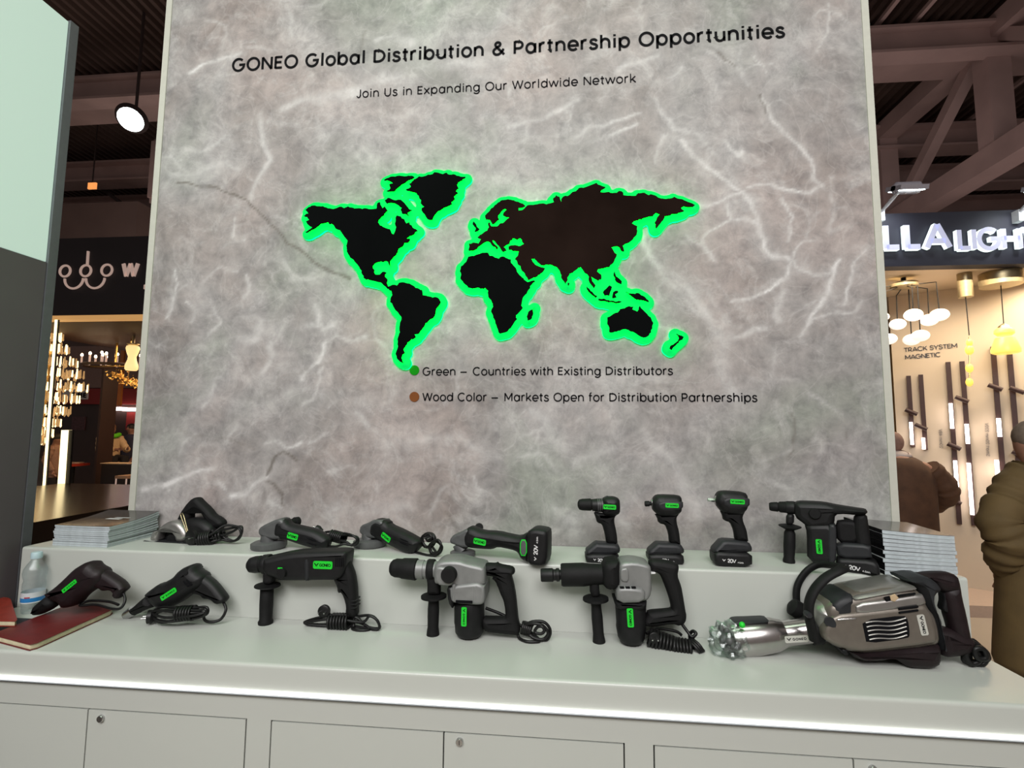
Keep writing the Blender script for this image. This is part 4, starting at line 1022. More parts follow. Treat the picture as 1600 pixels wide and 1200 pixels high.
t.slab('grip', [(715,262),(910,262),(886,296),(890,340),(907,400),(917,490),(918,505),(832,498),(825,420),(800,350),(746,337),(738,300)], .040, RB, bev=.015)
t.slab('trigger', [(738,300),(795,290),(800,350),(746,337)], .024, DG, bev=.005)
battery(t, [(664,548),(690,525),(732,488),(760,490),(915,496),(946,548),(930,575),(780,585),(664,582)], [(660,568),(932,575),(943,640),(920,662),(690,655),(662,620)], (740,632), 20)
t = Tool('impact_wrench', 'black cordless impact wrench with square steel anvil, last of the three upright pistol-grip tools', 'power tool', (1145, 886), None, ZB, .03, zoom=DRZ)
t.L('anvil', (1127,154), (1188,158), [(0,10),(.05,13),(.45,13),(.5,15),(1,15)], M['steel'], seg=4)
t.L('nose_ring', (1182,158), (1198,158), [(0,22),(.4,34),(1,40)], M['steel'])
t.slab('motor_housing', [(1192,150),(1212,105),(1232,90),(1285,86),(1425,97),(1447,128),(1447,208),(1432,240),(1390,278),(1260,265),(1222,225),(1195,185)], .068, BK, bev=.024)
t.slab('side_panel', [(1235,130),(1446,128),(1446,206),(1370,215),(1245,205)], .072, DG, bev=.008)
t.badge((1361,170), 110, 36, -2, .036)
t.slab('grip', [(1228,236),(1428,240),(1402,285),(1410,330),(1435,390),(1447,470),(1450,485),(1348,478),(1338,400),(1310,332),(1256,316),(1250,280)], .040, RB, bev=.015)
t.slab('trigger', [(1250,280),(1305,270),(1310,332),(1256,316)], .024, DG, bev=.005)
battery(t, [(1172,540),(1205,505),(1242,464),(1345,470),(1447,480),(1472,530),(1460,560),(1300,565),(1172,565)], [(1170,548),(1300,556),(1468,562),(1468,690),(1210,672),(1174,642)], (1240,640), 26)

# ------------------------------------------------------------------ cordless rotary hammer (right end of the back shelf)
t = Tool('cordless_rotary_hammer', 'black cordless rotary hammer with auxiliary handle beside the right catalogue stack', 'power tool', (1233, 881), (1372, 899), ZB, .02, zoom=((1180, 750), 4.444))
t.L('chuck', (98,184), (285,192), [(0,28),(.08,34),(.3,38),(.34,33),(.4,42),(.8,46),(1,46)], RB)
t.L('clamp_ring', (215,190), (272,192), [(0,46),(.15,50),(1,50)], BK)
t.slab('body', [(268,165),(292,148),(380,150),(480,156),(560,174),(700,196),(772,206),(783,225),(762,242),(690,244),(622,236),(555,240),(550,300),(520,330),(380,345),(340,305),(275,258)], .070, BK, bev=.02)
t.slab('gear_case', [(340,300),(555,300),(560,480),(562,575),(360,572),(358,360)], .074, BK, bev=.016)
t.slab('side_panel', [(500,305),(560,300),(566,420),(560,575),(502,575)], .078, DG, bev=.008)
t.disc('mode_knob', (415,235), 42, RB, .044, .03)
t.badge((444,462), 112, 42, -88, .0385)
t.slab('grip', [(690,236),(775,232),(790,330),(806,440),(806,470),(700,470),(690,420),(672,330)], .042, RB, bev=.016)
t.slab('hand_guard', [(556,285),(620,276),(715,290),(730,440),(566,440)], .034, RB, bev=.012)
t.slab('battery_foot', [(560,430),(800,445),(806,500),(810,545),(570,540)], .066, DG, bev=.01)
b = t.slab('battery', [(565,540),(600,535),(812,548),(862,590),(866,664),(850,680),(640,655),(562,645)], .078, BK, bev=.012)
t.mark20((598,606), 30, -6, .0395, par=b)
h = t.L('side_handle', (240,345), (235,588), [(0,30),(.1,40),(.5,42),(.85,38),(.95,44),(1,42)], RB)
t.L('flange', (241,306), (241,345), [(0,30),(.3,80),(.45,80),(1,34)], RB, par=h)
t.slab('clamp_neck', [(214,235),(270,235),(268,312),(212,312)], .04, BK, bev=.01)

# ------------------------------------------------------------------ angle grinders
def grinder_head(t, c, r, y0, y1, head, hm, neck):
    """guard disc lying flat, neck and gear head above it"""
    cx, cy = c
    t.L('guard', (cx,y0), (cx,y1), [(0,r*.82),(.2,r),(.75,r),(1,r*.92)], M['midgrey'], seg=40)
    t.L('spindle_neck', (neck[0],neck[1]), (cx,y0+6), [(0,neck[2]),(1,neck[2]*1.05)], M['midgrey'])
    t.slab('gear_head', head, .058, hm, bev=.009)
t = Tool('angle_grinder', 'corded angle grinder with black side handle, leftmost of the grinders', 'power tool', (420, 858), (508, 862), ZB, .015, zoom=((380, 780), 4.706))
grinder_head(t, (190, 330), 114, 303, 362, [(124,245),(130,208),(180,178),(205,168),(240,150),(280,140),(310,150),(318,240),(290,285),(230,296),(140,268)], M['midgrey'], (192,262,52))
t.slab('housing', [(232,165),(268,140),(318,150),(334,182),(400,196),(530,226),(580,256),(634,292),(626,335),(602,377),(560,374),(430,340),(350,310),(318,302),(290,298),(240,290),(218,255)], .062, BK, bev=.022)
h = t.L('side_handle', (325,175), (408,162), [(0,18),(.3,24),(.6,26),(.62,32),(.95,32),(1,26)], RB, d=-.035, d2=-.085)
t.badge((364,273), 78, 40, -13, .0315)
for y in (285, 318): t.slab('grip_groove', [(455,y-4),(520,y+14),(540,y+26),(500,y+18)], .004, M['inkblack'], d=.031, bev=.001)
t.T('power_cord', [(610,345,0),(680,348,.01),(740,330,.01),(800,335,0),(838,300,0),(800,265,0),(740,250,-.02)], .0044, CB)
t.loops('cord_bundle', [([(600,245,-.05),(680,240,-.04),(760,265,-.03),(840,280,-.02),(835,330,-.02),(770,335,-.02),(700,300,-.03),(630,270,-.04)], True),
    ([(640,290,-.03),(700,270,-.02),(790,262,-.01),(845,300,-.01),(800,340,-.01),(750,310,-.01)], True)], .0044, CB, wraps=[((650,265,-.04),(740,290,-.03),.018,7)])
t.plug((535,215), 26, -.06, axis=(-1, 0, .3))
t = Tool('angle_grinder', 'angle grinder without side handle, in the middle of the three grinders', 'power tool', (578, 855), (645, 866), ZB, .015, zoom=((380, 780), 4.706))
grinder_head(t, (935, 318), 90, 288, 352, [(868,238),(878,190),(935,168),(975,146),(1040,152),(1040,240),(1000,285),(940,285),(900,270)], M['midgrey'], (928,250,42))
t.slab('housing', [(942,172),(975,146),(1000,143),(1054,164),(1062,188),(1150,226),(1250,280),(1296,312),(1288,352),(1242,410),(1190,395),(1080,340),(1010,302),(955,290),(930,245)], .062, BK, bev=.022)
t.badge((1050,280), 66, 30, -26, .0315)
for y in (290, 318): t.slab('grip_groove', [(1140,y-8),(1200,y+16),(1215,y+28),(1170,y+14)], .004, M['inkblack'], d=.031, bev=.001)
t.T('power_cord', [(1262,390,0),(1310,400,.01),(1370,412,.01),(1420,400,.01),(1390,350,0)], .0044, CB)
t.loops('cord_bundle', [([(1310,290,-.02),(1350,252,-.02),(1400,262,-.02),(1412,310,-.02),(1380,350,-.02),(1330,345,-.02)], True),
    ([(1318,300,-.01),(1355,260,-.01),(1398,275,-.01),(1400,320,-.01),(1350,350,-.01)], True),
    ([(1370,340,0),(1420,310,0),(1462,350,0),(1440,400,0),(1390,410,0)], True), ([(1380,330,.01),(1430,300,.01),(1455,340,.01),(1430,390,.01),(1385,390,.01)], True)], .0048, CB)
t.plug((1360,285), 26, .0)
t = Tool('cordless_angle_grinder', 'cordless angle grinder with an upright battery on its tail', 'power tool', (722, 872), (842, 883), ZB, .02, zoom=((590, 800), 5.333))
grinder_head(t, (710, 352), 97, 320, 384, [(612,222),(640,185),(700,165),(745,135),(790,150),(790,270),(740,300),(650,268),(615,255)], M['midgrey'], (672,262,48))
t.slab('housing', [(735,150),(760,122),(800,125),(870,160),(1000,166),(1100,190),(1185,206),(1242,172),(1262,200),(1268,425),(1195,394),(1168,335),(1120,316),(1000,292),(955,312),(900,312),(800,304),(725,292),(712,205)], .066, BK, bev=.022)
t.L('side_handle', (845,130), (846,126), [(0,30),(.6,34),(1,28)], RB, d=-.03, d2=-.09)
t.badge((852,248), 100, 44, -7, .0335)
t.slab('charge_panel', [(1186,230),(1243,230),(1243,368),(1184,366)], .003, M['green'], d=.034, bev=.0008)
t.slab('charge_panel_face', [(1193,240),(1236,240),(1236,358),(1191,357)], .003, M['midgrey'], d=.0355, bev=.0008)
b = t.slab('battery', [(1255,160),(1290,135),(1330,131),(1418,148),(1426,200),(1421,420),(1370,452),(1258,428),(1250,300)], .085, BK, bev=.014)
t.mark20((1330,412), 30, 88, .0432, par=b)

# ------------------------------------------------------------------ marble saw
t = Tool('circular_saw', 'compact circular saw with grey metal blade guard and black loop handle', 'power tool', (300, 848), None, ZB, .03, yaw=-.12, zoom=((200, 740), 5.714))
t.slab('blade_guard', [(212,615),(240,520),(275,508),(310,462),(360,428),(410,414),(465,430),(505,470),(530,520),(540,570),(500,612),(440,612),(428,560),(390,518),(340,500),(300,520),(282,560),(275,612)], .05, M['pewter'], d=.02, bev=.016)
t.slab('guard_back', [(290,590),(305,520),(350,490),(400,505),(440,560),(450,612),(300,612)], .012, BK, d=.0, bev=.004)
t.disc('blade_hub', (382,590), 44, RB, .03, .0)
t.slab('base_plate', [(200,632),(220,600),(300,610),(520,605),(700,590),(760,585),(755,610),(500,640),(210,648)], .11, M['darkgrey'], bev=.004)
t.slab('front_shoe', [(205,620),(232,515),(268,512),(275,560),(262,625)], .04, M['pewter'], d=.02, bev=.008)
t.slab('motor_housing', [(440,420),(560,395),(680,400),(775,470),(770,560),(700,600),(560,610),(500,540)], .09, BK, d=-.02, bev=.025)
t.slab('handle', [(440,418),(470,350),(530,265),(580,216),(620,212),(648,245),(720,312),(762,370),(805,388),(850,430),(846,470),(800,492),(760,490),(735,470),(690,410),(655,352),(610,328),(588,345),(560,360),(560,420),(520,440)], .044, RB, d=-.02, bev=.016)
t.T('depth_gauge', [(535,565,.055),(510,480,.05),(472,375,.04),(482,355,.04),(498,380,.045),(525,480,.05),(545,560,.055)], .0022, M['brass'])
t.loops('cord_bundle', [([(500,640,.05),(620,560,.05),(740,540,.04),(860,500,.02),(960,480,.01),(1015,475,.01),(1010,540,.01),(950,600,.01),(870,575,.02),(780,560,.03),(640,610,.05)], True),
    ([(560,640,.055),(700,590,.05),(820,560,.03),(930,520,.02),(990,490,.02),(1005,560,.02),(930,605,.02),(820,590,.03),(700,620,.05)], True),
    ([(640,600,.06),(760,530,.05),(860,465,.03),(960,470,.02),(1018,500,.02),(985,585,.02),(900,600,.02),(800,540,.03)], True)], .0046, CB, wraps=[((640,590,.045),(760,565,.035),.024,6), ((770,560,.03),(850,545,.025),.014,3)])
t.plug((545,672), 55, .07, axis=(-.15, -1, 0))

# ------------------------------------------------------------------ the two heat guns resting on their nozzles
t = Tool('heat_gun', 'black heat gun tipped onto its long dark nozzle, half over the red notebook', 'power tool', (55, 960), None, ZF, -.046, zoom=((0, 840), 4.0))
t.slab('housing', [(290,362),(300,340),(350,305),(400,260),(470,190),(530,155),(572,154),(592,182),(640,205),(650,260),(590,310),(570,332),(500,380),(462,430),(390,446),(372,410),(330,400)], .075, M['plum'], bev=.028)
t.slab('nozzle', [(193,470),(200,440),(232,408),(292,360),(340,400),(330,440),(300,460),(240,488),(205,490)], .05, RB, bev=.022)
t.slab('grip', [(585,185),(650,208),(702,240),(760,280),(786,320),(772,340),(755,346),(740,386),(710,380),(712,355),(690,330),(640,336),(620,320),(585,312)], .046, M['plum'], bev=.018)
t.badge((434,304), 100, 22, 39, .038)
t.T('power_cord', [(768,335,0),(782,390,.01),(755,440,.02),(700,445,.02),(600,420,.0),(500,425,0),(560,395,-.02),(680,400,-.02),(740,420,0)], .0044, CB)
t = Tool('heat_gun', 'black heat gun with bare steel nozzle tip and its cord bundled in front', 'power tool', (205, 966), None, ZF, .0, zoom=((0, 840), 4.0))
t.slab('housing', [(905,368),(912,345),(985,292),(1010,290),(1080,250),(1122,200),(1190,170),(1216,178),(1222,206),(1280,240),(1270,300),(1200,350),(1180,362),(1130,402),(1060,440),(992,442),(960,430)], .075, BK, bev=.028)
t.slab('nozzle', [(802,455),(832,430),(882,385),(915,360),(975,430),(900,456),(832,492)], .05, RB, bev=.022)
t.L('steel_tip', (783,490), (835,455), [(0,22),(.2,25),(1,30)], M['steel'])
t.slab('grip', [(1222,205),(1290,245),(1340,285),(1402,365),(1412,388),(1395,412),(1350,420),(1310,386),(1270,386),(1250,360),(1195,352),(1180,280)], .046, BK, bev=.018)
t.badge((1054,353), 104, 28, 33, .038)
for dx in (0, 18): t.slab('vent', [(1140+dx,275-dx*.4),(1150+dx,268-dx*.4),(1182+dx,304-dx*.4),(1172+dx,311-dx*.4)], .004, M['inkblack'], d=.037, bev=.001, smooth=0)
t.T('power_cord', [(1395,400,0),(1412,450,.01),(1380,510,.02),(1320,528,.03),(1280,515,.03),(1270,470,.03)], .0048, CB)
t.loops('cord_bundle', [([(940,490,.04),(990,440,.04),(1080,435,.05),(1200,440,.05),(1290,435,.05),(1290,480,.05),(1200,500,.05),(1080,520,.06),(1000,530,.06)], True),
    ([(960,500,.05),(1010,460,.06),(1100,450,.06),(1230,455,.06),(1285,450,.06),(1270,490,.06),(1180,510,.06),(1040,525,.07)], True),
    ([(950,470,.05),(1000,455,.06),(1120,470,.07),(1220,470,.06),(1275,470,.06),(1190,490,.07),(1030,500,.07)], True)], .0044, CB, wraps=[((1110,475,.055),(1215,470,.05),.021,6)])
t.plug((922,497), 36, .05, axis=(-1, -.5, 0))

# ------------------------------------------------------------------ the big demolition breaker
t = Tool('demolition_breaker', 'large silver and black demolition breaker lying on its side with clear film on its tip', 'power tool', (1165, 1026), (1430, 1041), ZF, .032, zoom=((1080, 860), 3.333))
t.L('chuck_sleeve', (205,466), (480,432), [(0,70),(.03,92),(.10,97),(.5,93),(.82,86),(.9,78),(1,70)], M['chrome'], seg=44)
b2 = t.L('barrel', (455,436), (740,398), [(0,66),(.5,66),(1,66)], M['chrome'], seg=44)
t.badge((548,461), 118, 34, 6.5, .056, m=M['silverlabel'])
t.slab('latch', [(212,372),(230,362),(310,360),(400,356),(395,372),(270,384),(225,388)], .05, M['darkgrey'], bev=.008)
t.L('bit_socket', (150,470), (215,466), [(0,30),(.3,42),(.5,40),(.6,60),(1,62)], M['midgrey'], seg=6)
for (x, y, d, r) in [(160,405,.02,20),(185,420,.04,18),(265,388,.045,16),(200,470,.06,22),(240,500,.06,20),(180,500,.03,24)]:
    p = t.q(x, y, d); MB().ball(p, r*t.mp(x, y), None, None, 10, 7).build('locking_pin', M['midgrey'] if r > 17 else M['green'], t.root)
# crumpled clear film round the tip
rs3 = random.Random(11); wm = MB(); cpx = t.q(195, 470, .02, raw=True); kk = t.mp(195, 470)
wm.ball(cpx, 98*kk, 92*kk, 92*kk, 40, 26)
for i, p in enumerate(wm.v):
    dd = (p-cpx); u_ = dd.normalized()
    f_ = 1+.09*math.sin(u_.x*9+u_.z*7)+.07*math.sin(u_.y*15-u_.z*11+2)+.06*math.sin(u_.x*23+u_.y*19)+rs3.uniform(-.05, .05)
    q_ = cpx+dd*f_
    q_.z = max(q_.z, .003); wm.v[i] = q_
wm.build('clear_film', M['wrap'], t.root, 20)['label'] = 'crumpled clear plastic film'
t.L('handle_collar', (608,414), (664,406), [(0,72),(.1,78),(.9,78),(1,72)], RB, seg=36)
# loop handle on the collar: near arm, far arm, grip across the top
def arm(name, pts, w, m):
    P = [t.q(x, y, d, raw=True) for x, y, d in pts]
    return MB().tube(catmull(P, 7), w, 12, flat=.62).build(name, m, t.root, 60)
arm('loop_handle', [(640,470,.085),(625,400,.088),(612,330,.088),(618,260,.088),(650,195,.086),(705,140,.084),(770,105,.08),(795,92,.06),(770,84,.02),(715,76,-.045),(655,76,-.075),(598,112,-.078),(555,180,-.078),(548,250,-.076),(560,320,-.07)], .0155, RB)
t.disc('clamp_bolt', (617,340), 15, DG, .112, .09)
p = t.q(512, 283, -.055); MB().lathe(p, p+Vector((.05, 0, -.03)), [(0, .012), (.15, .026), (.6, .027), (1, .02)], 20).build('clamp_knob', RB, t.root)
gc = t.slab('gear_case', [(690,285),(720,262),(765,232),(870,212),(960,192),(1080,176),(1162,196),(1202,246),(1212,282),(1252,332),(1272,400),(1280,468),(1250,492),(900,530),(850,524),(790,514),(715,482),(690,430)], .13, M['bronze'], bev=.024, fm=.6)
t.slab('neck', [(640,320),(652,290),(700,270),(730,275),(735,400),(690,470),(645,400)], .11, M['pewter'], bev=.035, fm=.5)
t.slab('neck_recess', [(712,268),(760,230),(820,218),(838,240),(838,330),(800,345),(745,350),(715,330)], .132, M['darkgrey'], bev=.02, fm=.6)
t.slab('casing_strip', [(828,236),(960,212),(1150,178),(1168,200),(1000,228),(838,262)], .138, M['pewter'], bev=.010, fm=.75)
t.slab('casing_strip', [(842,270),(1000,250),(1190,218),(1206,248),(1212,278),(1060,300),(850,330)], .142, M['pewter'], bev=.008, fm=.8)
t.slab('casing_top', [(870,206),(960,187),(1080,172),(1140,186),(1000,214),(850,238),(835,228)], .11, M['pewter'], bev=.02, fm=.7)
t.slab('chrome_strip', [(757,352),(860,346),(862,360),(757,368)], .146, M['chrome'], bev=.004, fm=.95)
t.slab('side_plate', [(745,330),(860,318),(1190,280),(1215,284),(1252,334),(1272,400),(1281,470),(1250,490),(900,530),(850,524),(795,512),(735,490),(688,460),(690,400)], .142, M['bronze'], bev=.012, fm=.9)
t.slab('carry_rail', [(862,196),(940,186),(950,206),(870,216)], .07, M['darkgrey'], d=.0, bev=.004)
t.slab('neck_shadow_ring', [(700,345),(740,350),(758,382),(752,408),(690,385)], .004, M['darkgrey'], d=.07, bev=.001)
for a_, b_ in [((1085,302),(1185,290)), ((1085,322),(1185,309)), ((1082,234),(1170,222))]:
    t.slab('slot', [(a_[0],a_[1]),(b_[0],b_[1]),(b_[0],b_[1]+9),(a_[0],a_[1]+9)], .006, M['inkblack'], d=.0725 if a_[1] > 250 else .0705, bev=.001, smooth=0)
t.slab('slot', [(1008,246),(1035,240),(1042,262),(1018,266)], .006, M['inkblack'], d=.0705, bev=.001, smooth=0)
t.slab('painted_highlight', [(1036,238),(1062,228),(1082,248),(1060,268),(1040,262)], .004, mat('tan_highlight', (.45, .33, .20), .5, noise=.1), d=.071, bev=.001, smooth=0)  # tan highlight painted onto the casing
gr = t.slab('air_grille', [(890,366),(1110,338),(1130,360),(1140,440),(1130,458),(915,486),(905,440)], .004, M['inkblack'], d=.0705, bev=.001)
for i in range(5):
    y0 = 380+i*22; x0 = 908+i*5
    P = []
    for k in range(13):
        u_ = k/12; x = x0+u_*(1130+i*2-x0-14); y = y0-u_*24-6*math.sin(u_*2*PI*1.0+.6)
        P.append((x, y, .0735))
    t.T('slat', P, .0022, M['pewter'], par=gr, n=2, seg=6)
t.badge((1204,388), 108, 38, -80, .0712, m=M['silverlabel'])
t.slab('lower_cover', [(830,528),(900,532),(1280,484),(1308,500),(1312,598),(1262,624),(1192,632),(1140,620),(1100,590),(1058,568),(1000,584),(880,584)], .136, M['plum'], bev=.03, fm=.8)
t.slab('foot_bolt', [(752,490),(780,492),(790,520),(765,522)], .12, BK, bev=.004)
t.slab('rear_housing', [(1085,142),(1195,126),(1255,150),(1290,200),(1252,222),(1248,262),(1268,330),(1290,410),(1300,500),(1285,520),(1262,430),(1240,335),(1200,270),(1165,185)], .11, M['darkgrey'], bev=.025)
t.slab('rear_handle_top', [(1195,126),(1262,116),(1342,116),(1385,130),(1398,170),(1404,210),(1330,222),(1295,210),(1262,180),(1225,150)], .06, M['plum'], bev=.022)
t.slab('rear_handle_grip', [(1312,200),(1400,170),(1412,250),(1432,330),(1450,420),(1466,500),(1400,520),(1360,430),(1352,390),(1335,340),(1322,270)], .056, M['plum'], bev=.022)
t.slab('trigger', [(1304,212),(1330,222),(1340,330),(1300,308),(1312,260)], .03, BK, bev=.006)
t.slab('rear_handle_base', [(1275,415),(1300,408),(1360,412),(1460,450),(1480,490),(1450,540),(1400,550),(1310,560),(1290,500)], .07, M['plum'], bev=.025)
t.T('cord_guard', [(1430,490,0),(1480,510,.01),(1510,545,.01)], .012, RB)
t.loops('cord_bundle', [([(1440,480,.01),(1500,500,.01),(1540,540,.01),(1520,590,.01),(1470,600,.01),(1420,570,.01)], True), ([(1450,500,.02),(1490,530,.02),(1500,570,.02),(1460,590,.02),(1430,550,.02)], True),
    ([(1460,470,.0),(1520,520,0),(1545,560,0),(1500,600,0),(1450,560,0)], True), ([(1478,515,.03),(1520,515,.03),(1535,560,.03),(1490,560,.03)], True)], .0075, CB)
# ================================================================== BOTTLE, NOTEBOOKS, CATALOGUES
# ---- water bottle
P0 = onZ(50, 955, ZF); P0.y = -.308; P0.x = onY(50, 950, -.308).x
bt = tag(empty('water_bottle', (P0.x, P0.y, ZF)), 'small clear water bottle with a blue and white label by the charcoal wall', 'bottle')
hb = .2; prof = [(0,.022),(.01,.029),(.06,.031),(.10,.030),(.16,.032),(.30,.0325),(.34,.031),(.46,.033),(.52,.032),(.56,.0295),(.60,.032),(.68,.035),(.76,.033),(.84,.025),(.90,.016),(.925,.0135),(1,.0135)]
MB().lathe((0, 0, 0), (0, 0, hb), prof, 36, caps=False).build('bottle_body', M['bottle'], bt)
MB().lathe((0, 0, hb-.012), (0, 0, hb+.010), [(0, .0165), (.1, .0168), (.85, .0165), (1, .0145)], 30).build('cap', mat('pale_blue_cap', (.42, .56, .60), .4, noise=.05), bt)
def band(z0, z1, r, m, name='label_band'):
    return MB().lathe((0, 0, z0), (0, 0, z1), [(0, r), (1, r)], 36, caps=False).build(name, m, bt)
band(.038, .074, .0334, mat('white_film_label', (.55, .58, .6), .4, noise=.05))
band(.042, .056, .0337, mat('blue_print', (.02, .17, .42), .4, noise=.1), 'blue_stripe')
mr = MB()
for k in range(7):
    th = -PI*.5+.1+k*.07; mr.add([(.0340*math.cos(th), .0340*math.sin(th), .056), (.0340*math.cos(th+.07), .0340*math.sin(th+.07), .057), (.0340*math.cos(th+.07), .0340*math.sin(th+.07), .061), (.0340*math.cos(th), .0340*math.sin(th), .060)], [(0, 1, 2, 3)])
mr.build('red_print', mat('red_print', (.4, .03, .05), .4, noise=.1), bt, 0)

# ---- notebooks: cover, pages, back cover
def notebook(name, label, pts, z, th, cm, pm, bend=0.0):
    c = Vector((sum(p.x for p in pts)/4, sum(p.y for p in pts)/4, z))
    o = tag(empty(name, c), label, 'notebook')
    def plate(nm, z0, z1, grow, m):
        P = []
        for i in range(4):
            p = pts[i]-c; P.append((p.x*(1+grow), p.y*(1+grow)))
        v, f = prism(chaikin(P, 2, .06), z1-z0, .0012)
        return link_mesh(nm, [(a, b, (z0+z1)/2+d) for a, b, d in v], f, m, o, 40)
    plate('back_cover', 0, .002, 0, cm); plate('page_block', .002, th-.002, -.025, pm); plate('front_cover', th-.0022, th, 0, cm)
    return o
thn = .019
nb = [onZ(50, 1008, ZF+thn), onZ(181, 950, ZF+thn), onZ(107, 946, ZF+thn), Vector((0, 0, 0))]
nb[2] = Vector((nb[1].x-.205, nb[1].y+.055, 0)); nb[3] = Vector((nb[0].x-.205, nb[0].y+.055, 0))
E1 = nb[1]-nb[0]
notebook('notebook', 'dark red notebook with cream page edges lying in front of the bottle', nb, ZF, thn, M['red'], M['cream'])
ph = [onZ(16, 985, ZF), onZ(18, 976, ZF)]
p2 = [onZ(28, 972, ZF+.034), onZ(16, 935, ZF+.034)]
q2 = [p2[0], p2[1], p2[1]+Vector((-.14, .01, 0)), p2[0]+Vector((-.14, -.01, 0))]
notebook('notebook', 'red-brown notebook at the left picture edge, resting on a black case', q2, ZF+.019, .018, M['redbrown'], M['cream'])
cs = MB().box((q2[0].x-.2, q2[0].y-.01, ZF), (q2[0].x-.012, q2[0].y+.07, ZF+.0185))
tag(cs.build('black_case', M['black'], smooth=0), 'flat black case under the red-brown notebook at the left', 'case')

# ---- catalogue stacks
def catalogue(c, sx, sy, z, th, rz, curl, label, group, cm, shaded_side=None, page=None):
    o = tag(empty('catalogue', (c.x, c.y, z), rz), label, 'catalogue', group)
    NX, NY = 10, 12
    def sheet(nm, z0, z1, m, g=0.0):
        v = []; f = []
        for zz in (z0, z1):
            for j in range(NY+1):
                for i in range(NX+1):
                    a, b = i/NX, j/NY
                    v.append(((a-.5)*(sx+g), (b-.5)*(sy+g), zz+curl(a, b)))
        n = (NX+1)*(NY+1); I = lambda i, j, k: k*n+j*(NX+1)+i
        for j in range(NY):
            for i in range(NX):
                f.append((I(i,j,0), I(i,j+1,0), I(i+1,j+1,0), I(i+1,j,0))); f.append((I(i,j,1), I(i+1,j,1), I(i+1,j+1,1), I(i,j+1,1)))
        for i in range(NX):
            f.append((I(i,0,0), I(i+1,0,0), I(i+1,0,1), I(i,0,1))); f.append((I(i,NY,0), I(i,NY,1), I(i+1,NY,1), I(i+1,NY,0)))
        for j in range(NY):
            f.append((I(0,j,0), I(0,j,1), I(0,j+1,1), I(0,j+1,0))); f.append((I(NX,j,0), I(NX,j+1,0), I(NX,j+1,1), I(NX,j,1)))
        return link_mesh(nm, v, f, m, o, 30)
    sheet('page_block', 0, th-.0009, page or M['paper'])
    sheet('cover', th-.0009, th-.0001, cm, .0012)
    if shaded_side:  # left face coloured black to stand for its shade
        v = []; f = []
        for j in range(NY+1):
            b = j/NY; z_ = curl(0, b)
            v += [(-sx/2-.0016, (b-.5)*sy, z_), (-sx/2-.0016, (b-.5)*sy, z_+th-.0004), (-sx/2-.0001, (b-.5)*sy, z_+th-.0004), (-sx/2-.0001, (b-.5)*sy, z_)]
        for j in range(NY):
            for k in range(4): f.append((j*4+k, j*4+(k+1) % 4, j*4+4+(k+1) % 4, j*4+4+k))
        f += [(0, 1, 2, 3), (NY*4, NY*4+1, NY*4+2, NY*4+3)]
        link_mesh('shaded_side', v, f, shaded_side, o, 30)
    return o
M['darkcover'] = mat('grey_cover_edge', (.36, .385, .39), .6, noise=.2)
M['darkline'] = mat('matt_dark_cover', (.08, .08, .08), .5, noise=.2)
rs4 = random.Random(4)
n = 10; z = ZB+.0005
for i in range(n):
    th = .0074 if i != 1 else .009
    k = i/(n-1)
    lb = 'top catalogue of the left stack, glossy brown and black cover' if i == n-1 else ('bottom catalogue of the left stack' if i == 0 else 'pale-edged catalogue inside the left stack, between its top and bottom ones')
    o = catalogue(Vector((-1.782+rs4.uniform(-.003, .003), -.128+rs4.uniform(-.002, .002), 0)), .232, .222, z, th, math.radians(-2), lambda a, b, k=k: .022*k*(b**2)+.004*k*(a-.5)**2, lb, 'catalogues in the left stack', M['cover'] if i == n-1 else (M['darkline'] if i in (1, 4) else M['darkcover']))
    if i == n-1:
        m_ = MB(); zt = th+.0002
        cur = lambda x, y: .022*(y/.222+.5)**2+.004*(x/.232)**2
        m_.add([(x, y, zt+cur(x, y)) for x, y in ((-.02, -.0), (.04, -.0), (.05, .012), (-.01, .012))], [(0, 1, 2, 3)])
        m_.add([(x, y, zt+cur(x, y)) for x, y in ((.0, .02), (.065, .02), (.07, .026), (.01, .026))], [(0, 1, 2, 3)])
        m_.build('cover_print', M['inkwhite'], o, 0)
    z += th
n = 11; z = ZB+.0005
for i in range(n):
    th = .0116; k = i/(n-1)
    lb = 'top catalogue of the right stack, glossy pale-lit cover' if i == n-1 else ('bottom catalogue of the right stack' if i == 0 else 'catalogue, left side painted black as shade, inside the right stack, between its top and bottom ones')
    o = catalogue(Vector((1.142+rs4.uniform(-.005, .004), -.152+rs4.uniform(-.003, .003), 0)), .206, .238, z, th, math.radians(-3+rs4.uniform(-.6, .6)), lambda a, b, k=k: .012*k*(1-a)**1.5, lb, 'catalogues in the right stack', M['cover'] if i == n-1 else (M['darkline'] if i in (2, 5, 8) else M['darkcover']), M['inkblack'])
    z += th
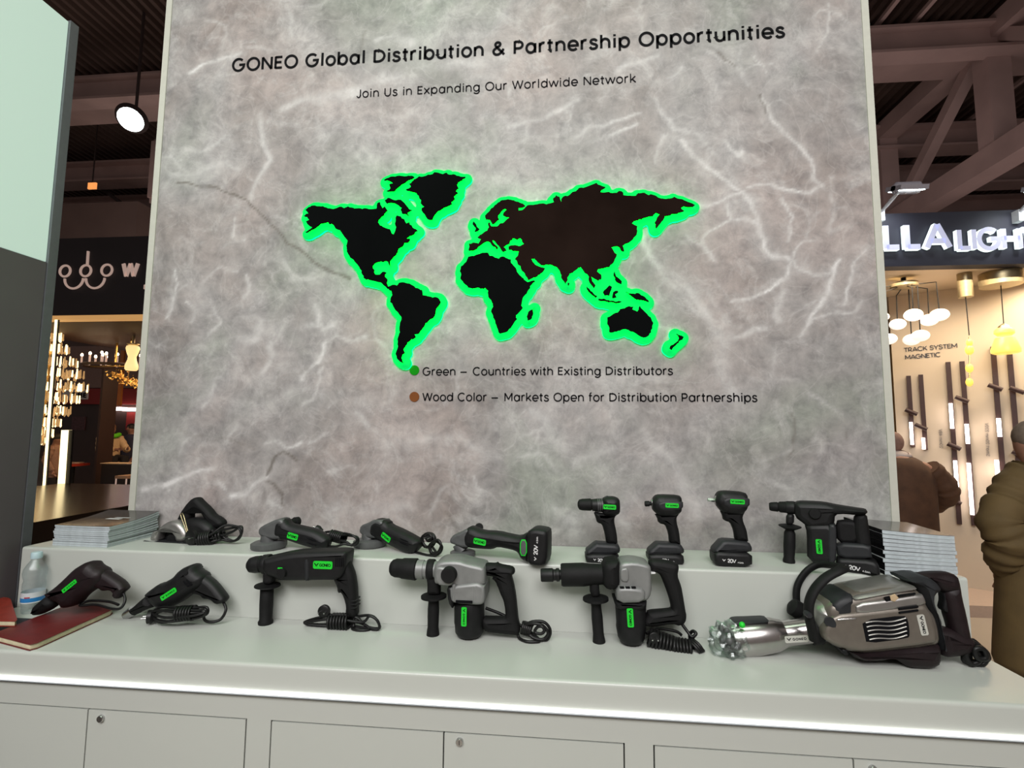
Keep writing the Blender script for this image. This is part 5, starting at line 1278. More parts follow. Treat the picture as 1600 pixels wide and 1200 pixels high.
# ================================================================== PEOPLE
def skin_body(name, J, E, m, parent, root=0, sub=2):
    """one continuous skinned surface over a skeleton: J = [(pos, radius)], E = edges"""
    me = bpy.data.meshes.new(name)
    me.from_pydata([tuple(p) for p, r in J], E, [])
    o = bpy.data.objects.new(name, me); COL.objects.link(o)
    if parent: o.parent = parent
    sk = o.modifiers.new('skin', 'SKIN'); sk.use_smooth_shade = True
    me.skin_vertices.new() if not me.skin_vertices else None
    for i, (p, r) in enumerate(J):
        sv = me.skin_vertices[0].data[i]
        rr = r if isinstance(r, tuple) else (r, r)
        sv.radius = rr; sv.use_root = (i == root)
    ss = o.modifiers.new('sub', 'SUBSURF'); ss.levels = sub; ss.render_levels = sub
    me.materials.append(m)
    return o
def loft(rings, seg=20):
    """stacked ellipses (centre, rx, ry) closed at both ends"""
    v = []; f = []
    for c, rx, ry in rings:
        for k in range(seg):
            th = 2*PI*k/seg; v.append((c[0]+rx*math.cos(th), c[1]+ry*math.sin(th), c[2]))
    n = len(rings)
    for i in range(n-1):
        for k in range(seg):
            k2 = (k+1) % seg; f.append((i*seg+k, i*seg+k2, (i+1)*seg+k2, (i+1)*seg+k))
    f.append(tuple(range(seg))); f.append(tuple((n-1)*seg+k for k in range(seg)))
    return v, f
def person(label, loc, rz, h, skin, pose):
    """standing figure facing local +Y; pose gives elbow and wrist points, head drop, and whether seated"""
    root = tag(empty('person', loc, rz), label, 'person')
    k = h/1.7; V = lambda x, y, z: Vector((x, y, z))*k
    hd = pose.get('head', V(0, .03, 1.56)/k)*k if 'head' in pose else V(0, .03, 1.56)
    J = [(V(0,0,.92), (.13*k,.10*k)), (V(0,0,1.12), (.12*k,.09*k)), (V(0,0,1.32), (.14*k,.10*k)), (V(0,.0,1.44), .055*k),
         (hd+V(0,-.005,-.06), (.066*k,.072*k)), (hd+V(0,0,.02), (.078*k,.095*k)), (hd+V(0,0,.09), (.060*k,.075*k))]
    E = [(0,1),(1,2),(2,3),(3,4),(4,5),(5,6)]
    def add(p, r, a): J.append((p, r)); E.append((a, len(J)-1)); return len(J)-1
    add(hd+V(0,.105,.0), .012*k, 5)                              # nose
    for s in (-1, 1): add(hd+V(.082*s,-.005,.005), .014*k, 5)    # ears
    ends = {}
    for s, key in ((-1, 'L'), (1, 'R')):
        el = pose.get('elbow'+key, V(.26*s,-.02,1.12)/k)*k; wr = pose.get('wrist'+key, V(.25*s,.1,.90)/k)*k
        a = add(V(.165*s,0,1.38), .055*k, 2); a = add(el, .042*k, a); a = add(wr, .028*k, a)
        dr = (wr-el).normalized(); pm = add(wr+dr*.055*k, (.034*k,.018*k), a)
        sd = dr.cross(Vector((0, 1, 0))).normalized() if abs(dr.y) < .9 else Vector((1, 0, 0))
        for q in range(4):
            b0 = add(wr+dr*.095*k+sd*(.024-.016*q)*k, .0085*k, pm); add(wr+dr*(.145-.008*abs(q-1.4))*k+sd*(.026-.017*q)*k+Vector((0, .016*k, 0)), .007*k, b0)
        b0 = add(wr+dr*.05*k+sd*.045*k, .0095*k, pm); add(wr+dr*.085*k+sd*.055*k, .008*k, b0)
        ends[key] = (el, wr)
        if pose.get('seated'):
            a = add(V(.09*s,.05,.90), .09*k, 0); a = add(V(.11*s,.42,.92), .062*k, a); a = add(V(.11*s,.40,.50), .042*k, a); add(V(.11*s,.52,.46), .036*k, a)
        else:
            a = add(V(.09*s,0,.84), .092*k, 0); a = add(V(.095*s,.01,.49), .062*k, a); a = add(V(.095*s,-.01,.09), .042*k, a); add(V(.11*s,.14,.045), .036*k, a)
    skin_body('body', J, E, skin, root)
    return root, k, hd, ends
def garment(root, name, rings, m, extra=None):
    v, f = loft(rings); mb = MB().add(v, f)
    if extra: extra(mb)
    o = mb.build(name, m, root, 60); s_ = o.modifiers.new('sub', 'SUBSURF'); s_.levels = 1; s_.render_levels = 1
    return o
def sleeve(root, pts, rad, m, seed=0, fold=.10):
    r = random.Random(seed); P = catmull(pts, 10); n = len(P); R = []
    for i in range(n):
        t = i/(n-1)*(len(rad)-1); a = int(min(t, len(rad)-2)); q = rad[a]+(rad[a+1]-rad[a])*(t-a)
        R.append(q*(1+fold*.5*math.sin(i*1.05+1.3*math.sin(i*.37)+seed)+r.uniform(-.025, .025)))
    return MB().tube(P, R, 14).build('sleeve', m, root, 70)
SK = mat('skin', (.42, .22, .15), .5, noise=.08)
SKD = mat('skin_tanned', (.30, .15, .10), .5, noise=.08)
def hair(root, hd, k, m, bald=False):
    mb = MB(); mb.ball(hd+Vector((0, -.012, .045))*k, .088*k, .108*k, .095*k, 18, 12)
    c = hd
    mb.v = [p if (p.z > c.z-.01*k or p.y < c.y-.02*k) and p.y < c.y+.085*k else Vector((p.x*.9+c.x*.1, min(p.y, c.y+.07*k), max(p.z, c.z-.02*k))) for p in mb.v]
    return mb.build('hair', m, root, 60)

# man in the brown jacket, seen from behind, head bowed over the goods
pc = onY(1408, 760, 2.25)
HM = 1.65
root, k, hd, en = person('man seen from behind in a brown jacket with a pale collar, head bowed', (pc.x, 2.25, 0), -.1, HM, SK,
    {'head': Vector((-.005, .12, 1.52)), 'elbowR': Vector((.35, .05, 1.18)), 'wristR': Vector((.32, .30, .98)), 'elbowL': Vector((-.30, .08, 1.12)), 'wristL': Vector((-.22, .32, 1.05))})
JB = mat('brown_jacket_cloth', (.085, .038, .018), .8, noise=.2, nscale=14, bump=.2, bscale=200); PB = mat('black_trousers', (.012, .009, .009), .85, noise=.2)
kk_ = k
R_ = lambda z, rx, ry, y=0, x=0: (Vector((x, y, z))*kk_, rx*kk_, ry*kk_)
garment(root, 'jacket', [R_(.80,.235,.17), R_(.83,.245,.18), R_(1.0,.24,.17), R_(1.2,.25,.17), R_(1.34,.245,.155,.01), R_(1.42,.17,.13,.03), R_(1.465,.09,.09,.05)], JB)
sleeve(root, [Vector((.20,0,1.36))*k, Vector((.30,.02,1.25))*k, Vector((.345,.06,1.15))*k, Vector((.335,.20,1.05))*k, Vector((.32,.27,1.0))*k], [.085*k,.09*k,.088*k,.075*k,.06*k], JB, 3)
sleeve(root, [Vector((-.20,0,1.36))*k, Vector((-.29,.05,1.2))*k, Vector((-.28,.12,1.1))*k, Vector((-.22,.30,1.05))*k], [.10*k,.095*k,.085*k,.07*k], JB, 4)
garment(root, 'collar', [R_(1.43,.12,.11,.04), R_(1.47,.115,.105,.055), R_(1.50,.085,.085,.07)], mat('pale_collar_cloth', (.55, .46, .42), .8, noise=.1))
for s in (-1, 1):
    garment(root, 'trouser_leg', [R_(.06,.085,.095,0,.10*s), R_(.45,.095,.10,.0,.10*s), R_(.72,.115,.125,0,.105*s), R_(.86,.118,.14,0,.10*s)], PB)
    garment(root, 'shoe', [R_(.0,.05,.14,.05,.10*s), R_(.05,.05,.13,.05,.10*s), R_(.09,.04,.06,0,.10*s)], M['black'])
hair(root, hd, k, mat('cropped_grey_hair', (.26, .15, .115), .8, noise=.15))

# person in the long olive coat at the right picture edge
YO = .88
pc = onY(1640, 800, YO)
HO = 1.66
SH = onY(1592, 752, YO); EL = onY(1553, 838, YO); WR = onY(1578, 893, YO)
lo = lambda p, dy=0.0: (p-Vector((pc.x, YO, 0))+Vector((0, dy, 0)))/(HO/1.7)
root, k, hd, en = person('person in a long olive coat at the right picture edge, seen from behind', (pc.x, YO, 0), 0, HO, SK,
    {'head': Vector((-.005, .05, 1.575)), 'elbowL': lo(EL, -.03), 'wristL': lo(WR, .06), 'elbowR': Vector((.30, 0, 1.12)), 'wristR': Vector((.26, .12, .92))})
kk_ = k
OC = mat('olive_coat_cloth', (.115, .075, .026), .82, noise=.15, nscale=10, bump=.25, bscale=160)
garment(root, 'coat', [R_(.40,.30,.22), R_(.42,.305,.225), R_(.62,.285,.21), R_(.85,.262,.19), R_(1.05,.252,.18), R_(1.25,.248,.165), R_(1.36,.225,.145), R_(1.42,.15,.115,.01), R_(1.47,.085,.085,.02)], OC)
cl = [SH+Vector((.05, 0, .05)), SH, onY(1574, 785, YO-.02), onY(1562, 815, YO-.05), EL+Vector((.02, -.06, 0)), onY(1568, 868, YO-.02), WR+Vector((0, .03, 0))]
sleeve(root, [p-Vector((pc.x, YO, 0)) for p in cl], [.075, .088, .090, .094, .096, .082, .050], OC, 2, .16)
sleeve(root, [Vector((.20,0,1.36))*k, Vector((.29,.0,1.2))*k, Vector((.29,.04,1.08))*k, Vector((.26,.10,.95))*k], [.09, .09, .08, .06], OC, 6)
for s in (-1, 1):
    garment(root, 'trouser_leg', [R_(.06,.075,.09,0,.10*s), R_(.45,.09,.10,.0,.10*s), R_(.80,.11,.13,0,.10*s)], mat('dark_trousers', (.02, .018, .02), .85, noise=.1))
    garment(root, 'shoe', [R_(.0,.05,.14,.05,.10*s), R_(.05,.05,.13,.05,.10*s), R_(.09,.04,.06,0,.10*s)], M['black'])
hair(root, hd, k, mat('greying_hair', (.22, .17, .13), .8, noise=.2))
w = onY(1574, 903, YO+.04)
bag = MB(); bag.box((-.024, -.012, -.042), (.024, .012, .042))
o = bag.build('red_wallet', mat('dark_red_leather', (.06, .006, .010), .4, noise=.15), None, 0); o.location = w; o.rotation_euler = (0, .1, .2)
tag(o, 'small dark red wallet held in the hand of the person in olive', 'wallet')

# ================================================================== NEIGHBOUR ON THE RIGHT: LIGHTING STAND
YF = 2.6
M['cream'+'wall'] = mat('cream_stand_wall', (.62, .52, .40), .7, noise=.03, nscale=2)
M['navy'] = mat('navy_fascia', (.022, .022, .036), .6, noise=.1, nscale=3)
W0 = onZ(1388, 464, 3.06); W1 = onZ(1600, 437, 3.06)
wd = (W1-W0); wd.z = 0; wd.normalize(); wn = Vector((wd.y, -wd.x, 0))
fx0 = onY(1330, 380, YF).x
fa = MB().box((fx0, YF, 3.06), (7.5, YF+.12, 3.545)).build('fascia_board', M['navy'], smooth=0)
tag(fa, 'dark navy fascia board carrying the glowing letters over the bright stand', 'fascia')
tag(MB().box((fx0-1.2, YF+.12, 3.06), (9, 8.5, 3.12)).build('ceiling_stand', M['creamwall'], smooth=0), kind='structure')
mb = MB(); wl = [W0, W1+wd*2.2]
a, b = wl; th = -wn*.1
mb.add([Vector((a.x, a.y, 0)), Vector((b.x, b.y, 0)), Vector((b.x, b.y, 3.06)), Vector((a.x, a.y, 3.06)), Vector((a.x, a.y, 0))+th, Vector((b.x, b.y, 0))+th, Vector((b.x, b.y, 3.06))+th, Vector((a.x, a.y, 3.06))+th], [(0,1,2,3),(7,6,5,4),(0,4,5,1),(1,5,6,2),(2,6,7,3),(3,7,4,0)])
tag(mb.build('wall_stand', M['creamwall'], smooth=0), kind='structure')
tag(MB().box((fx0-1.2, 6.2, 0), (9, 6.3, 3.06)).build('wall_stand_back', mat('warm_yellow_wall', (.62, .42, .16), .7, noise=.03), smooth=0), kind='structure')
e_ = onZ(1540, 947, .10)
tag(MB().box((fx0-1.0, e_.y, 0), (9, 8, .10)).build('floor_stand', mat('pinkish_platform', (.52, .40, .33), .4, noise=.05), smooth=0), kind='structure')
# glowing sign letters
M['letterface'] = mat('letter_face', (.5, .5, .6), .5, emit=(.62, .66, .92), strength=.42)
M['letteredge'] = mat('letter_edge', (.8, .9, .9), .5, emit=(.85, 1.0, .95), strength=1.25)
def sign_word(s, x0, x1, ytop, ybase, weight, label):
    Y = YF-.012
    a = onY(x0, ybase, Y); b = onY(x1, ybase, Y); cap_ = onY(x0, ytop, Y).z-a.z
    root = tag(empty('sign_lettering', a), label, 'lettering')
    em = cap_/.7; nat = sum(GL[c][0] for c in s); tr = ((b.x-a.x)/em-nat)/(len(s)-1); x = 0
    for c in s:
        m_ = MB(); stroke_text(m_, c, Vector((x*em, 0, 0)), Vector((1, 0, 0)), Vector((0, 0, 1)), cap_, 0, weight, .04, Vector((0, -1, 0)))
        n_ = []
        for f_ in m_.f:
            q = [m_.v[i] for i in f_]; nn = (q[1]-q[0]).cross(q[2]-q[0])
            n_.append(0 if nn.length > 0 and abs(nn.normalized().y) > .9 else 1)
        m_.m = n_
        m_.build('letter', None, root, 0, [M['letterface'], M['letteredge']])
        x += GL[c][0]+tr
sign_word('ELLA', 1341, 1481, 356.5, 392, .16, 'big glowing white letters of the first sign word on the navy fascia')
sign_word('LIGHT', 1491, 1619, 362, 392, .16, 'smaller glowing white letters of the second sign word on the navy fascia')
# arm lamps
M['lampwhite'] = mat('white_lamp_metal', (.7, .7, .72), .4, noise=.04)
M['lamphead'] = mat('grey_lamp_head', (.36, .34, .38), .45, noise=.05)
M['glowcool'] = mat('cool_lamp_glow', (.9, .95, 1), .5, emit=(.85, 1.0, .97), strength=9)
Z5 = lambda x, y: (1340+x/3.871, 250+y/3.871)
def arm_lamp(dx, label, lit):
    Y = YF-.04
    a = onY(Z5(135,0)[0]+dx, Z5(0,340)[1], Y); bse = tag(empty('arm_lamp', a), label, 'lamp')
    c = onY(Z5(135,0)[0]+dx, Z5(0,322)[1], Y)-a; e = onY(Z5(242,0)[0]+dx, Z5(0,200)[1], Y-.25)-a
    MB().box((-.024, -.03, -.05), (.024, .05, .05)).build('clamp', M['lampwhite'], bse, 0)
    MB().tube([c, e], .014, 10).build('arm', M['lampwhite'], bse)
    f1 = onY(Z5(215,0)[0]+dx, Z5(0,182)[1], Y-.25)-a; f2 = onY(Z5(383,0)[0]+dx, Z5(0,184)[1], Y-.25)-a
    v, f = loft([((0, 0, 0), .05, .10), ((0, 0, .01), .07, .12), ((0, 0, .05), .072, .12), ((0, 0, .08), .05, .09)], 20)
    L_ = (f2-f1).length
    hm = MB().box((-L_/2, -.10, -.02), (L_/2, .10, .018)); hm.lathe((-L_/2, 0, .0), (L_/2, 0, .0), [(0, .03), (.1, .05), (.9, .05), (1, .03)], 20)
    hh = hm.build('lamp_head', M['lamphead'], bse, 40); hh.location = (f1+f2)/2+Vector((0, 0, .02)); hh.rotation_euler = (.35, 0, 0)
    g = MB().box((-L_/2+.02, -.09, -.026), (L_/2-.02, .09, -.021)).build('lamp_glass', M['glowcool'], hh, 0)
    l = bpy.data.lights.new('arm_lamp_light', 'SPOT'); l.energy = 12; l.color = (.88, .93, 1); l.spot_size = 2.2; l.spot_blend = 1; l.shadow_soft_size = .08
    lo_ = bpy.data.objects.new('arm_lamp_light', l); COL.objects.link(lo_); lo_.location = a+(f1+f2)/2+Vector((0, -.02, -.04))
    lo_.rotation_euler = (Vector((0, .5, -.5))).to_track_quat('-Z', 'Y').to_euler()
arm_lamp(0, 'white arm lamp above the first sign word on the fascia', True)
arm_lamp(217, 'white arm lamp at the right picture edge above the last sign letters', True)
# cluster pendant
M['globe'] = mat('opal_globe', (.9, .8, .72), .4, emit=(1, .86, .76), strength=.92)
YP = 2.95
hub = onY(*Z5(280, 765), YP)
cp = tag(empty('cluster_pendant', hub), 'cluster pendant of pale round glass shades on thin black arms', 'pendant lamp')
MB().lathe((0, 0, -.02), (0, 0, .03), [(0, .07), (.3, .11), (1, .11)], 24).build('hub', M['brass'], cp)
MB().lathe((0, 0, .03), (0, 0, 3.058-hub.z), [(0, .02), (1, .02)], 12).build('stem', M['black'], cp)
gl = [((495,937),46,(475,738)),((433,968),44,(422,778)),((337,938),46,(330,770)),((242,994),41,(235,820)),((150,950),34,(128,768)),((380,1063),43,(362,760)),((327,1087),42,(308,780)),((188,1083),41,(168,795))]
for i, ((x, y), r, (ax, ay)) in enumerate(gl):
    Y = YP+.16*math.sin(i*2.3); g = onY(*Z5(x, y), Y)-hub; tp = onY(*Z5(ax, ay), Y)-hub; rr = r/3.871*(Y+2)/FPX
    sh = MB().ball(g, rr, rr, rr*.76, 22, 14).build('shade', M['globe'], cp, 60)
    tp.z = max(tp.z, g.z+rr); MB().tube([Vector((0, 0, .01)), tp, g+Vector((0, 0, rr*.7))], .005, 6).build('arm', M['black'], cp)
# other pendants
M['amber'] = mat('amber_glass', (.8, .55, .1), .3, emit=(1, .66, .12), strength=.95)
def pendant(can, wire_to, label, lamp):
    a = onY(*Z5(*can), 2.85); r = tag(empty('pendant_lamp', Vector((a.x, 2.85, 3.058))), label, 'pendant lamp', None)
    return r, Vector((a.x, 2.85, 3.058))
r1, o1 = pendant((653, 800), None, 'slim amber glass pendant on a brass tube, left of the big amber one', None)
b_ = onY(*Z5(653, 830), 2.85)-o1; MB().lathe((0, 0, 0), (0, 0, b_.z), [(0, .055), (1, .055)], 20).build('ceiling_tube', M['brass'], r1)
g = onY(*Z5(675, 1060), 2.85)-o1; MB().tube([b_, g], .004, 6).build('cord', M['black'], r1)
for y, r_ in ((1105, 15), (1150, 20), (1260, 18), (1345, 17)):
    q = onY(*Z5(676, y), 2.85)-o1; MB().ball(q, r_/3.871*4.85/FPX, None, r_*1.4/3.871*4.85/FPX, 14, 10).build('shade', M['amber'], r1, 60)
q1 = onY(*Z5(676, 1070), 2.85)-o1; q2_ = onY(*Z5(678, 1360), 2.85)-o1; MB().tube([q1, q2_], .006, 6).build('rod', M['gold'], r1)
r2, o2 = pendant((865, 740), None, 'two-tier amber glass pendant hanging from a wide brass canopy', None)
cz = onY(*Z5(865, 760), 2.85)-o2; MB().lathe((0, 0, 0), (0, 0, min(cz.z, -.03)), [(0, .15), (1, .15)], 28).build('ceiling_canopy', M['brass'], r2)
g = onY(*Z5(884, 1000), 2.85)-o2; MB().tube([(0, 0, -.03), g], .004, 6).build('cord', M['black'], r2)
k_ = 4.85/FPX/3.871
p0 = onY(*Z5(885, 990), 2.85)-o2; p1 = onY(*Z5(887, 1020), 2.85)-o2; MB().lathe(p0, p1, [(0, 8*k_), (.5, 25*k_), (1, 30*k_)], 20).build('cap', M['brass'], r2)
p0 = onY(*Z5(886, 1018), 2.85)-o2; p1 = onY(*Z5(888, 1062), 2.85)-o2; MB().lathe(p0, p1, [(0, 34*k_), (.3, 44*k_), (.7, 44*k_), (1, 32*k_)], 24).build('shade', M['amber'], r2)
p0 = onY(*Z5(890, 1076), 2.85)-o2; p1 = onY(*Z5(898, 1172), 2.85)-o2; MB().lathe(p0, p1, [(0, 42*k_), (.3, 52*k_), (.75, 64*k_), (.93, 62*k_), (1, 48*k_)], 24).build('shade', M['amber'], r2)
# magnetic track lights on the stand wall
Z6 = lambda x, y: (1340+x/2.791, 530+y/2.791)
M['track'] = mat('dark_track', (.045, .018, .015), .5, noise=.1)
M['bar'] = mat('track_bar_glow', (1, .95, .9), .5, emit=(1, .86, .80), strength=4.5)
tracks = [([(222,160),(242,470)], [((232,362),(240,460))], [(230,315)], 'first track light from the marble wall, brightest bar beside the bowed head'),
 ([(275,155),(293,482)], [((286,430),(292,480))], [(272,380)], 'second track light from the marble wall, short glowing bar low down'),
 ([(394,100),(440,806)], [((405,280),(412,390)), ((425,530),(431,660))], [(416,465),(418,702)], 'third track light from the marble wall, two glowing bars and two spot heads'),
 ([(455,97),(503,812)], [((475,370),(481,456)), ((484,540),(499,765))], [(450,260)], 'fourth track light from the marble wall, long glowing lower bar'),
 ([(590,33),(637,612)], [((614,345),(620,425)), ((606,527),(612,610))], [(595,207)], 'fifth track light from the marble wall, two short glowing bars'),
 ([(662,60),(706,575)], [], [(690,220),(702,500)], 'last dark unlit track light, beside the head of the person in olive')]
def wp(x, y, off): return onP(*Z6(x, y), W0+wn*off, wn)
for (p0, p1), bars, spots, lb in tracks:
    a = wp(*p0, .025); b = wp(*p1, .025); b.x, b.y = a.x+(b.x-a.x)*.15, a.y+(b.y-a.y)*.15
    r = tag(empty('track_light', a), lb, 'track light')
    MB().beam(Vector((0, 0, 0)), Vector((0, 0, b.z-a.z)), .038, .035, wn).build('rail', M['track'], r, 0)
    for c, d in bars:
        c = wp(*c, .07)-a; d = wp(*d, .07)-a; d.x, d.y = c.x, c.y
        MB().beam(c, d, .028, .05, wn).build('light_bar', M['bar'], r, 0)
    for s in spots:
        c = wp(*s, .09)-a; MB().lathe(c-wd*.04+Vector((0, 0, .02)), c+wd*.055-Vector((0, 0, .032)), [(0, .021), (1, .021)], 16).build('spot_head', M['track'], r)
def wall_label(lines, label, cap_px, weight, m):
    a = wp(*lines[0][1], .004); r = tag(empty('wall_lettering', a), label, 'lettering')
    for s, p, q in lines:
        u = wp(*p, .004); v = wp(*q, .004); e1 = (v-u).normalized(); e2 = wn.cross(e1)*-1
        if e2.z < 0 and abs(e1.z) < .5: e2 = -e2
        k_ = (wp(p[0], p[1]-20, .004)-u).length/20
        words_on_line(s, r, u-a, e1, e2, cap_px*k_, (v-u).length, weight, .002, wn, m)
GL['8'] = (.56, [arc(.28,.52,.17,.165,0,360,18), arc(.28,.19,.20,.19,0,360,18)])
wall_label([('TRACK SYSTEM', (203,56), (437,36)), ('MAGNETIC', (207,88), (364,75))], 'dark capital lettering in two lines on the cream stand wall', 17.5, .12, mat('grey_ink', (.05, .05, .06), .6, noise=.1))
M['faintink'] = mat('faint_ink', (.25, .22, .20), .6, noise=.1)
wall_label([('20mm 48V', (358,474), (354,392))], 'faint upright small lettering between the second and third track lights', 11, .10, M['faintink'])
wall_label([('Smart 20mm 220V', (562,510), (556,365))], 'faint upright small lettering between the fourth and fifth track lights', 11, .10, M['faintink'])
r3 = tag(empty('pendant_lamp', Vector((onY(*Z6(110, 130), 3.3).x, 3.3, 3.058))), 'pair of small amber glass balls on a cord right beside the marble wall edge', 'pendant lamp')
MB().tube([(0, 0, 0), onY(*Z6(112, 90), 3.3)-r3.location], .004, 6).build('cord', M['black'], r3)
for x, y, q in ((104, 100, 12), (116, 157, 15)):
    p = onY(*Z6(x, y), 3.3)-r3.location; MB().ball(p, q/2.791*5.3/FPX, None, q*1.15/2.791*5.3/FPX, 14, 10).build('shade', M['amber'], r3, 60)

# ================================================================== NEIGHBOUR ON THE LEFT: CHANDELIER STAND
YL = 5.0
M['stallblack'] = mat('near_black_fascia', (.010, .006, .008), .6, noise=.2, nscale=3)
M['stallbrown'] = mat('dark_brown_panel', (.030, .014, .010), .5, noise=.2, nscale=2)
M['beige'] = mat('beige_paint_glow', (.36, .27, .235), .5, emit=(.62, .43, .36), strength=.45, noise=.05)  # glow added to painted letters to brighten them; also on candles and chair legs
Z2 = lambda x, y: (x/5.714, 300+y/5.714)
f0 = onY(62, 430, YL).x
tag(MB().box((-9.5, YL, 3.315), (-4.6, YL+.15, 4.56)).build('fascia_board', M['stallblack'], smooth=0), 'near-black fascia board with the ring emblem over the chandelier stand', 'fascia')
M['goldlit'] = mat('lit_gold_strip', (.5, .3, .1), .5, emit=(1, .52, .18), strength=.38)
tag(MB().box((-9.5, YL-.01, 3.245), (-4.6, YL+.15, 3.312)).build('gold_strip', M['goldlit'], smooth=0), 'thin glowing gold strip under the near-black fascia', 'strip light')
tag(MB().box((-9.5, YL+.2, 3.25), (-4.6, 11, 3.31)).build('ceiling_left_stand', mat('brown_stand_ceiling', (.06, .026, .014), .6, noise=.1), smooth=0), kind='structure')
tag(MB().box((-14, 10.64, 0), (-3, 10.74, 3.3)).build('wall_left_stand', M['stallbrown'], smooth=0), kind='structure')
o_ = onY(*Z2(588, 708), YL-.012)
em_ = tag(empty('sign_emblem', o_), 'beige emblem of three joined rings with a short stem on the near-black fascia', 'emblem')
def ez(x, y): return onY(*Z2(x, y), YL-.012)-o_
k2 = (YL+2)/FPX/5.714
def ring_ribbon(mb, c, r, w, a0=0, a1=360, n=36):
    P = [c+Vector((r*math.cos(math.radians(a0+(a1-a0)*i/n)), 0, r*math.sin(math.radians(a0+(a1-a0)*i/n)))) for i in range(n+1)]
    cl = a1-a0 == 360
    if cl: P = P[:-1]
    mb.tube(P, w, 8, cl)
for c in ((588,708),(772,705),(960,700)):
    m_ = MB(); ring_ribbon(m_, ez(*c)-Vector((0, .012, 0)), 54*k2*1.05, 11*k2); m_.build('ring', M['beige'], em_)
for c in ((668,775),(858,772)):
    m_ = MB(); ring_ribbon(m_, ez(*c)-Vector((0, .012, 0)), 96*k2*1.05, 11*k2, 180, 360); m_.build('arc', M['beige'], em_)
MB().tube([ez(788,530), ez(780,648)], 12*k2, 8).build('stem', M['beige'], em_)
a = onY(*Z2(1095, 755), YL-.006); tl = tag(empty('sign_lettering', a), 'beige capital letters right of the ring emblem, cut off by the marble wall', 'lettering')
for s, x, y, cap_, w_ in (('W', 1095, 755, 120, .19), ('O', 1335, 755, 120, .19), ('D', 1290, 868, 38, .17)):
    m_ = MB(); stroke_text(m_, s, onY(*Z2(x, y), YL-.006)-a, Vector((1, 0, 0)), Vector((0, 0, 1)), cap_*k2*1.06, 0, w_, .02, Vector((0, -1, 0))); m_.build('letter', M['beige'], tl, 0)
# glowing uprights
M['warmglow'] = mat('warm_white_tube', (1, .85, .6), .5, emit=(1, .80, .42), strength=2.2)
def upright(name, a, b, w, Y, label, m):
    p = onY(*a, Y); q = onY(*b, Y); r = tag(empty(name, Vector((q.x, Y, q.z))), label, 'light')
    pp = p-r.location
    MB().beam(Vector((0, 0, 0)), Vector((pp.x*.35, 0, pp.z)), w, w).build('glow_tube', m, r, 0)
    MB().beam(Vector((w*.75, .0, 0)), Vector((pp.x*.35+w*.75, 0, pp.z)), w*.3, w*.9).build('profile', M['black'], r, 0)
upright('light_column', (79,500), (66,812), .035, 4.9, 'tall thin glowing light line beside the charcoal side wall', M['warmglow'])
upright('light_column', (100,672), (96,797), .085, 4.6, 'short thick glowing cream light post in front of the beige coat', M['warmglow'])
# crystal chandelier
YC_ = 6.0; kc = (YC_+2)/FPX
cc = onY(74, 600, YC_)
ch = tag(empty('crystal_chandelier', cc), 'tall sparkling crystal chandelier in tiers beside the tall light line', 'chandelier')
M['crys1'] = mat('lit_crystal', (.8, .6, .4), .2, emit=(1, .74, .36), strength=2.2); M['crys2'] = mat('dim_crystal', (.35, .22, .12), .15, .3, emit=(1, .62, .25), strength=.28)  # bright and dim copies of one crystal, sparkle put into the colour
rc = random.Random(9); drops = []
for y, r, n_ in [(527,15,9),(546,25,14),(566,37,18),(585,47,22),(605,54,26),(624,44,22),(643,33,18),(662,22,13),(678,13,9),(690,7,5)]:
    zc = onY(74, y, YC_).z-cc.z
    for i in range(n_*3):
        th = 2*PI*i/(n_*3)+rc.uniform(-.05, .05); rr = r*kc*(1 if i % 3 == 1 else (.85 if i % 3 else .6)); hh = rc.uniform(7, 10)*kc
        drops.append((Vector((rr*math.cos(th), rr*math.sin(th), zc+rc.uniform(-3, 3)*kc)), hh, rc.random() < .38))
def drop(mb, p, hh, mi=0):
    return mb.lathe(p+Vector((0, 0, hh)), p-Vector((0, 0, hh*.7)), [(0, 1.0*kc), (.6, 1.2*kc), (.85, 1.6*kc), (1, .3*kc)], 6, mi=mi)
drops.sort(key=lambda q: q[0].y-.9*abs(q[0].x))              # the drops nearest the hall first
for p, hh, lt in drops[:100]: drop(MB(), p, hh).build('crystal_drop', M['crys1'] if lt else M['crys2'], ch, 0)
m_ = MB()
for p, hh, lt in drops[100:]: drop(m_, p, hh, 0 if lt else 1)
o = m_.build('crystal_drops', None, ch, 0, [M['crys1'], M['crys2']]); o['kind'] = 'stuff'
MB().tube([(0, 0, onY(74, 690, YC_).z-cc.z), (0, 0, 3.24-cc.z)], .015, 8).build('stem', M['gold'], ch)
